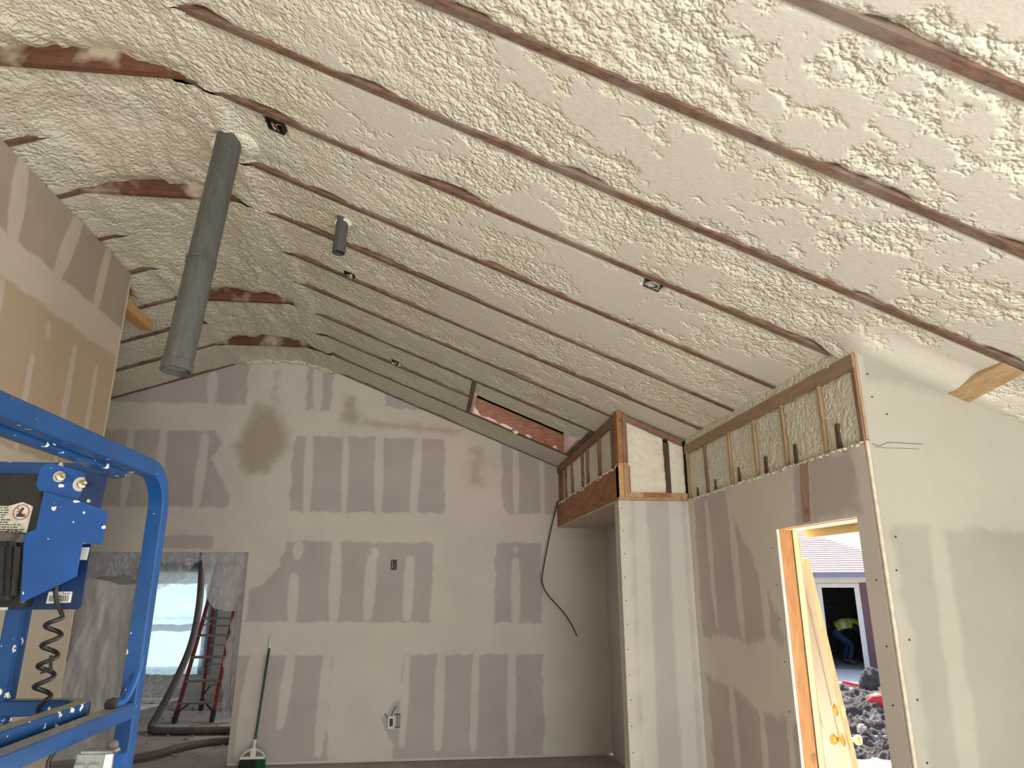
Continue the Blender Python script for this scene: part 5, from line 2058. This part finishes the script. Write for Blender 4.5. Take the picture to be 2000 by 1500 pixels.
# ------------------------------------------------------------------ ladder
la = thing('step_ladder', 'red fibreglass stepladder standing in the next room', 'ladder', (-3.0, 10.4, 0))
HT = 1.95
fl0, fl1 = Vector((-3.205, 10.04, 0.0)), Vector((-3.00, 10.42, HT))
fr0, fr1 = Vector((-2.745, 10.04, 0.0)), Vector((-2.66, 10.42, HT))
rl0, rl1 = Vector((-3.165, 10.98, 0.0)), Vector((-3.02, 10.52, HT))
rr0, rr1 = Vector((-2.80, 10.98, 0.0)), Vector((-2.70, 10.52, HT))
for a_, b_ in ((fl0, fl1), (fr0, fr1)):
    q = MB()
    q.bar(a_ + (b_ - a_) * 0.03, b_, 0.036, 0.06, (0, 1, 0))
    sub(q, 'front_rail', M['ladder_red'], la)
for a_, b_ in ((rl0, rl1), (rr0, rr1)):
    q = MB()
    q.bar(a_ + (b_ - a_) * 0.03, b_, 0.03, 0.045, (0, 1, 0))
    sub(q, 'rear_rail', M['ladder_red'], la)
for a_, b_ in ((fl0, fl1), (fr0, fr1), (rl0, rl1), (rr0, rr1)):
    q = MB()
    q.bar(a_, a_ + (b_ - a_) * 0.075, 0.048, 0.075, (0, 1, 0))
    sub(q, 'foot', M['rubber'], la)
for z in (0.23, 0.49, 0.775, 1.045, 1.26, 1.52, 1.78):
    k = z / HT
    a_, b_ = fl0.lerp(fl1, k), fr0.lerp(fr1, k)
    q = MB()
    q.bar(a_, b_, 0.085, 0.028, (0, 0, 1))
    sub(q, 'step', M['ladder_alu'], la)
for z in (0.34, 0.62, 0.88, 1.14, 1.36, 1.6):
    k = z / HT
    a_, b_ = rl0.lerp(rl1, k), rr0.lerp(rr1, k)
    q = MB()
    q.bar(a_, b_, 0.04, 0.024, (0, 0, 1))
    sub(q, 'rear_bar', M['ladder_alu'], la)
for (p0, p1) in ((fl0, fr0), (fr0, fl0)):
    q = MB()
    e = fl1 if p0 is fl0 else fr1
    s_ = p0.lerp(e, 0.06)
    m_ = p0.lerp(e, 0.118) + (p1 - p0) * 0.28
    q.bar(s_, m_, 0.02, 0.006, (0, 1, 0))
    sub(q, 'brace', M['rubber'], la)
for (p0, e, p1) in ((rl0, rl1, rr0), (rr0, rr1, rl0)):
    q = MB()
    q.bar(p0.lerp(e, 0.10), p0.lerp(e, 0.175) + (p1 - p0) * 0.26, 0.02, 0.006, (0, 1, 0))
    sub(q, 'brace', M['rubber'], la)
for s_ in (0, 1):
    q = MB()
    a_ = (fl0.lerp(fl1, 0.60), fr0.lerp(fr1, 0.60))[s_]
    b_ = (rl0.lerp(rl1, 0.60), rr0.lerp(rr1, 0.60))[s_]
    q.bar(a_, b_, 0.006, 0.022, (0, 0, 1))
    sub(q, 'spreader', M['ladder_alu'], la)
q = MB()
q.hexa([(-3.03, 10.38, HT), (-2.63, 10.38, HT), (-2.63, 10.56, HT), (-3.03, 10.56, HT), (-3.02, 10.39, HT + 0.05), (-2.64, 10.39, HT + 0.05), (-2.64, 10.55, HT + 0.05), (-3.02, 10.55, HT + 0.05)])
sub(q, 'top_cap', M['ladder_red'], la, bevel=0.006)

# hoses
q = MB()
q.tube(smooth_pts([(-3.0, 9.75, 2.54), (-3.0, 9.7, 2.10), (-2.955, 9.65, 1.46), (-2.98, 9.6, 0.97), (-3.13, 9.6, 0.50), (-3.27, 9.6, 0.17), (-3.31, 9.56, 0.06), (-3.22, 9.38, 0.045), (-3.0, 9.30, 0.045), (-2.6, 9.28, 0.045), (-2.2, 9.26, 0.045), (-1.8, 9.3, 0.045)]), 0.042, 10)
tag(q.build('spray_hose', M['hose'], None, smooth=True, loc=(-2.3, 9.26, 0.0)), 'grey hose hanging from the ceiling beside the red ladder', 'hose')
q = MB()
q.tube(smooth_pts([(-3.2, 7.9, 0.036), (-2.9, 7.98, 0.036), (-2.7, 8.12, 0.05), (-2.58, 8.40, 0.045), (-2.42, 8.64, 0.036), (-2.2, 8.72, 0.036), (-1.8, 8.75, 0.036)]), 0.036, 10)
tag(q.build('floor_hose', M['hose'], None, smooth=True, loc=(-2.5, 8.5, 0.0)), 'flat grey hose snaking on the floor just inside the opening', 'hose')
# plaster crumbs
q = MB()
rnd = random.Random(21)
for k in range(260):
    x, y = rnd.uniform(-4.3, -1.6), rnd.uniform(8.0, 11.8)
    if k < 110:
        x, y = rnd.uniform(-3.8, -2.5), rnd.uniform(11.0, 11.9)
    r = rnd.uniform(0.008, 0.028)
    q.blob((x, y, r * 0.35), (r, r * 0.8, r * 0.4), 6, 0.3, 0, k)
o = q.build('debris', M['debris'])
tag(o, 'plaster crumbs scattered on the floor of the next room', 'debris')
o['kind'] = 'stuff'
q = MB()
q.bar((-2.95, 9.85, 0.008), (-2.5, 9.98, 0.008), 0.035, 0.012)
tag(q.build('wood_lath', M['debris'], None, loc=(-2.7, 9.9, 0.0)), 'thin pale lath lying on the floor beneath the ladder', 'scrap')

# ------------------------------------------------------------------ scissor lift platform
XF = -0.85
lift = thing('scissor_lift', 'blue scissor lift platform guard rails with control box at left', 'lift', (-1.2, 1.2, 0.0))
PROF = [(-0.020, -0.024), (0.020, -0.024), (0.024, -0.020), (0.024, 0.020), (0.020, 0.024), (-0.020, 0.024), (-0.024, 0.020), (-0.024, -0.020)]


def arc(c, r, a0, a1, n, ax1, ax2):
    return [Vector(c) + Vector(ax1) * (r * math.cos(a0 + (a1 - a0) * k / n)) + Vector(ax2) * (r * math.sin(a0 + (a1 - a0) * k / n)) for k in range(n + 1)]


xc = XF - 0.024
zt_ = 2.044
pts = [(xc, -0.9, zt_), (xc, 1.0, zt_)] + arc((xc, 2.20, zt_ - 0.125), 0.125, math.pi / 2, 0, 8, (0, 1, 0), (0, 0, 1)) + [(xc, 2.325, 1.2), (xc, 2.325, 0.92)]
q = MB()
q.tube(pts, 0, prof=PROF)
sub(q, 'guard_rail', M['blue'], lift)
q = MB()
q.box((XF - 0.048, -0.9, 1.326), (XF, 2.30, 1.368))
sub(q, 'mid_rail', M['blue'], lift, bevel=0.004)
# inner extension frame: top rail and mid rail bend round in plan
xi = -0.942


def urail(z, name, prof, far=2.225, end=-1.62):
    pts = [(xi, -0.8, z), (xi, 1.0, z)] + arc((xi - 0.07, far - 0.07, z), 0.07, 0, math.pi / 2, 6, (1, 0, 0), (0, 1, 0)) + [(end, far, z)]
    q = MB()
    q.tube(pts, 0, prof=prof)
    return sub(q, name, M['blue'], lift)


P2_ = [(a * 0.95, b * 0.85) for a, b in PROF]
urail(2.036, 'inner_top_rail', P2_)
urail(1.372, 'inner_mid_rail', P2_)
q = MB()
q.box((-1.205, 2.205, 0.92), (-1.155, 2.255, 1.97))
post = sub(q, 'inner_post', M['blue'], lift, bevel=0.005)
q = MB()
q.lathe((-1.180, 2.205, 1.415), (0, -1, 0), [(0, 0.012), (0.004, 0.011), (0.006, 0.004)], 10)
sub(q, 'bolt', M['washer'], post)
# far left post and rail, rest of the platform
q = MB()
q.box((-1.65, 2.2, 0.92), (-1.60, 2.25, 2.03))
sub(q, 'corner_post', M['blue'], lift)
q = MB()
q.box((-1.65, -0.9, 2.0), (-1.60, 2.2, 2.045))
sub(q, 'guard_rail', M['blue'], lift)
q = MB()
q.box((-1.66, -0.9, 0.86), (XF, 2.35, 0.92))
sub(q, 'platform_deck', M['blue_dark'], lift)
q = MB()
q.box((-1.60, -0.8, 0.2), (XF - 0.05, 2.2, 0.6))
sub(q, 'chassis', M['blue_dark'], lift)
for i in range(3):
    for s_ in (0, 1):
        q = MB()
        z0 = 0.60 + 0.087 * i
        ya, yb = (-0.6, 2.0) if s_ else (2.0, -0.6)
        for x in (-1.52, -0.95):
            q.bar((x + 0.04 * s_, ya, z0 + 0.01), (x + 0.04 * s_, yb, z0 + 0.077), 0.03, 0.05)
        sub(q, 'scissor_arm', M['blue_dark'], lift)
for (x, y) in ((-1.58, -0.5), (-0.92, -0.5), (-1.58, 1.9), (-0.92, 1.9)):
    q = MB()
    q.cyl((x - 0.05, y, 0.18), (x + 0.05, y, 0.18), 0.18, 20)
    sub(q, 'wheel', M['rubber'], lift)
# latch handle on the far post
q = MB()
q.tube(smooth_pts([(-0.862, 2.315, 1.500), (-0.862, 2.312, 1.45), (-0.866, 2.26, 1.385), (-0.874, 2.205, 1.380)], 5), 0.013, 12)
hd_ = sub(q, 'latch_handle', M['blue_clean'], lift, smooth=True)
q = MB()
q.cyl((-0.874, 2.206, 1.380), (-0.876, 2.190, 1.379), 0.0165, 14)
sub(q, 'end_cap', M['rubber'], hd_)


def plate(pts, y, t, m, name, par=None, **kw):
    q = MB()
    q.prism([(a, y, b) for a, b in pts], (0, t, 0))
    return sub(q, name, M[m], par or lift, **kw)


# control box hung on the inner rail
cb = plate([(-1.46, 2.008), (-1.150, 2.010), (-1.132, 1.962), (-1.108, 1.849), (-1.150, 1.83), (-1.130, 1.640), (-1.46, 1.640)], 2.14, 0.06, 'blackpl', 'control_box', bevel=0.004)
plate([(-1.003, 1.816), (-1.002, 1.640), (-1.010, 1.632), (-1.46, 1.630), (-1.46, 1.815)], 2.202, 0.006, 'blue_dark', 'back_plate')
plate([(-1.106, 1.956), (-1.0, 1.928), (-0.926, 1.902), (-0.928, 1.808), (-0.981, 1.815), (-0.981, 1.722), (-1.112, 1.652), (-1.135, 1.831), (-1.128, 1.841), (-1.109, 1.849)], 2.10, 0.006, 'blue_clean', 'shield_plate')
plate([(-1.128, 1.960), (-1.138, 1.975), (-1.137, 2.018), (-1.128, 2.034), (-1.112, 2.040), (-1.000, 2.012), (-1.004, 1.930)], 2.112, 0.006, 'blue_clean', 'bracket_plate', bevel=0.002)
plate([(-1.018, 1.921), (-1.008, 1.945), (-1.003, 2.012), (-0.946, 2.000), (-0.950, 1.908)], 2.104, 0.006, 'blue_dark', 'bracket_fold')
q = MB()
q.lathe((-0.984, 2.104, 1.931), (0, -1, 0), [(0, 0.006), (0.003, 0.004)], 8)
sub(q, 'rivet', M['washer'], lift)
# bolts with washers
for (x, z, wr_) in ((-1.078, 2.000, 0.016), (-1.016, 1.979, 0.021)):
    q = MB()
    axd = Vector((0.62, -0.78, 0.02)).normalized()
    c = Vector((x, 2.112, z))
    q.lathe(c, (0.05, -1, 0), [(0, wr_), (0.0035, wr_)], 18)
    o = sub(q, 'washer', M['washer'], lift)
    q = MB()
    q.lathe(c, axd, [(0.0, 0.0125), (0.016, 0.0125), (0.0165, 0.007)], 6)
    q.lathe(c, axd, [(0.016, 0.0065), (0.040, 0.0065), (0.043, 0.0045)], 10)
    sub(q, 'bolt', M['steel'], o)
# lower black moulded knob housing
q = MB()
q.hexa([(-1.46, 2.08, 1.655), (-1.137, 2.08, 1.660), (-1.137, 2.14, 1.660), (-1.46, 2.14, 1.655), (-1.46, 2.07, 1.80), (-1.155, 2.07, 1.815), (-1.155, 2.14, 1.815), (-1.46, 2.14, 1.80)])
sub(q, 'control_knob_housing', M['blackpl'], lift, bevel=0.012)
q = MB()
q.hexa([(-1.46, 2.065, 1.800), (-1.150, 2.065, 1.816), (-1.150, 2.139, 1.816), (-1.46, 2.139, 1.800), (-1.46, 2.06, 1.822), (-1.143, 2.06, 1.838), (-1.143, 2.139, 1.838), (-1.46, 2.139, 1.822)])
sub(q, 'dusty_rim', M['dusty_black'], lift, bevel=0.004)
# warning label with its barred-circle sign and rows of small print
lab = plate([(-1.32, 1.918), (-1.215, 1.917), (-1.20, 1.922), (-1.178, 1.929), (-1.160, 1.922), (-1.148, 1.917), (-1.152, 1.842), (-1.32, 1.836)], 2.1375, 0.002, 'label', 'warning_label')
q = MB()
cx, cz, ry_ = -1.176, 1.900, 2.1365
q.tube([(cx + 0.021 * math.cos(k * math.pi / 12), ry_, cz + 0.021 * math.sin(k * math.pi / 12)) for k in range(25)], 0.0013, 5)
q.bar((cx - 0.015, ry_, cz + 0.015), (cx + 0.015, ry_, cz - 0.015), 0.0022, 0.0012, (0, 1, 0))
sub(q, 'prohibition_ring', M['ink_red'], lab)
q = MB()
q.tube([(cx - 0.014 + 0.02 * math.cos(k * math.pi / 10), ry_, 1.840 + 0.010 * math.sin(k * math.pi / 10)) for k in range(11)], 0.0011, 5)
sub(q, 'prohibition_ring', M['ink_red'], lab)
q = MB()
q.blob((cx + 0.002, ry_, cz + 0.009), (0.0045, 0.001, 0.0045), 8, 0)
q.bar((cx, ry_, cz + 0.006), (cx - 0.004, ry_, cz - 0.006), 0.007, 0.001, (0, 1, 0))
q.bar((cx - 0.011, ry_, cz - 0.009), (cx + 0.011, ry_, cz - 0.009), 0.008, 0.001, (0, 1, 0))
q.bar((cx - 0.013, ry_, cz + 0.001), (cx - 0.003, ry_, cz + 0.003), 0.002, 0.001, (0, 1, 0))
sub(q, 'pictogram', M['ink'], lab)
q = MB()
rnd = random.Random(5)
for r in range(11):
    z = 1.911 - 0.0068 * r
    x = -1.312
    xe = (-1.205 if r < 7 else -1.160) - rnd.uniform(0, 0.02)
    while x < xe:
        w = rnd.uniform(0.004, 0.012)
        q.box((x, ry_, z), (x + w, ry_ + 0.0005, z + 0.0028))
        x += w + 0.003
o = sub(q, 'small_print', M['ink'], lab)
o['kind'] = 'stuff'
# barcode label
bl = plate([(-1.096, 1.648), (-1.030, 1.651), (-1.030, 1.681), (-1.094, 1.681)], 2.1995, 0.002, 'label_white', 'barcode_label')
q = MB()
x = -1.089
while x < -1.036:
    w = rnd.choice((0.001, 0.0016, 0.0026))
    q.box((x, 2.1985, 1.654), (x + w, 2.1990, 1.671))
    x += w + rnd.choice((0.0012, 0.0018, 0.0024))
sub(q, 'barcode', M['ink'], bl)


def text(body_, size, loc, parent, m, name):
    cu = bpy.data.curves.new(name, 'FONT')
    cu.body = body_
    cu.size = size
    cu.extrude = 0.0003
    o = bpy.data.objects.new(name, cu)
    COL.objects.link(o)
    o.rotation_euler = (math.pi / 2, 0, 0)
    dg = bpy.context.evaluated_depsgraph_get()
    me = bpy.data.meshes.new_from_object(o.evaluated_get(dg))
    bpy.data.objects.remove(o)
    me.transform(Matrix.Translation(loc) @ Matrix.Rotation(math.pi / 2, 4, 'X'))
    w = Vector((0, 0, 0))
    p = parent
    while p is not None:
        w += p.location
        p = p.parent
    me.transform(Matrix.Translation(-w))
    me.materials.append(M[m])
    o = bpy.data.objects.new(name, me)
    COL.objects.link(o)
    o.parent = parent
    return o


text('The      Rental', 0.0085, (-1.084, 2.1988, 1.6735), bl, 'ink', 'label_lettering')
wl_ = plate([(-1.028, 1.770), (-1.006, 1.770), (-1.004, 1.806), (-1.026, 1.806)], 2.1995, 0.002, 'label_white', 'white_label')
plate([(-1.30, 1.631), (-1.196, 1.631), (-1.194, 1.646), (-1.30, 1.646)], 2.1995, 0.002, 'label_white', 'white_label')
# coiled control cord
pts = [(-1.058, 2.16, 1.715), (-1.057, 2.16, 1.690), (-1.050, 2.16, 1.655), (-1.034, 2.16, 1.63)]
n = 110
for k in range(n + 1):
    a_ = 2 * math.pi * 4.05 * k / n
    zz = 1.612 - (1.612 - 1.400) * k / n
    pts.append((-1.044 + 0.021 * math.cos(a_ + 0.2), 2.16 - 0.021 * math.sin(a_ + 0.2), zz))
pts += [(-1.045, 2.17, 1.385), (-1.06, 2.19, 1.372), (-1.062, 2.20, 1.33)]
q = MB()
q.tube([pts[0]] + [tuple(p) for p in smooth_pts(pts[1:], 2)], 0.0062, 8)
cord = sub(q, 'coiled_cord', M['blackpl'], lift, smooth=True)
q = MB()
q.bar((-1.026, 2.135, 1.515), (-1.020, 2.135, 1.472), 0.008, 0.004, (0, 1, 0))
q.bar((-1.026, 2.135, 1.476), (-1.045, 2.135, 1.470), 0.006, 0.004, (0, 1, 0))
sub(q, 'cable_tie', M['rubber'], cord)
# outlet box under the mid rail
ob = sub(MB().hexa([(-0.850, 1.93, 1.20), (-0.745, 1.93, 1.20), (-0.745, 2.0, 1.20), (-0.850, 2.0, 1.20), (-0.836, 1.945, 1.312), (-0.752, 1.945, 1.310), (-0.752, 2.0, 1.310), (-0.836, 2.0, 1.312)]), 'outlet_box', M['outlet_grey'], lift, bevel=0.006)
for x0 in (-0.838, -0.806):
    q = MB()
    q.hexa([(x0, 1.922, 1.21), (x0 + 0.028, 1.922, 1.21), (x0 + 0.028, 1.932, 1.21), (x0, 1.932, 1.21), (x0 + 0.003, 1.936, 1.288), (x0 + 0.026, 1.936, 1.288), (x0 + 0.026, 1.944, 1.288), (x0 + 0.003, 1.944, 1.288)])
    sub(q, 'outlet_flap', M['outlet_grey'], ob, bevel=0.002)
q = MB()
q.hexa([(-0.768, 1.922, 1.20), (-0.748, 1.926, 1.20), (-0.748, 1.936, 1.20), (-0.768, 1.932, 1.20), (-0.768, 1.938, 1.306), (-0.752, 1.942, 1.306), (-0.752, 1.95, 1.306), (-0.768, 1.946, 1.306)])
sub(q, 'white_side', M['white_plastic'], ob)
q = MB()
q.box((-0.746, 1.935, 1.16), (-0.728, 1.975, 1.309))
sub(q, 'bracket', M['blue_clean'], lift, bevel=0.003)
q = MB()
q.lathe((-0.772, 1.985, 1.308), (0, 0, 1), [(0, 0.012), (0.012, 0.013), (0.018, 0.010), (0.022, 0.003)], 12)
sub(q, 'gland', M['hose'], ob, smooth=True)
q = MB()
q.tube(smooth_pts([(-0.86, 1.98, 1.335), (-0.880, 1.955, 1.325), (-0.897, 1.95, 1.302), (-0.899, 1.95, 1.278), (-0.885, 1.95, 1.24), (-0.86, 1.955, 1.21)]), 0.005, 8)
sub(q, 'power_cable', M['blackpl'], lift, smooth=True)
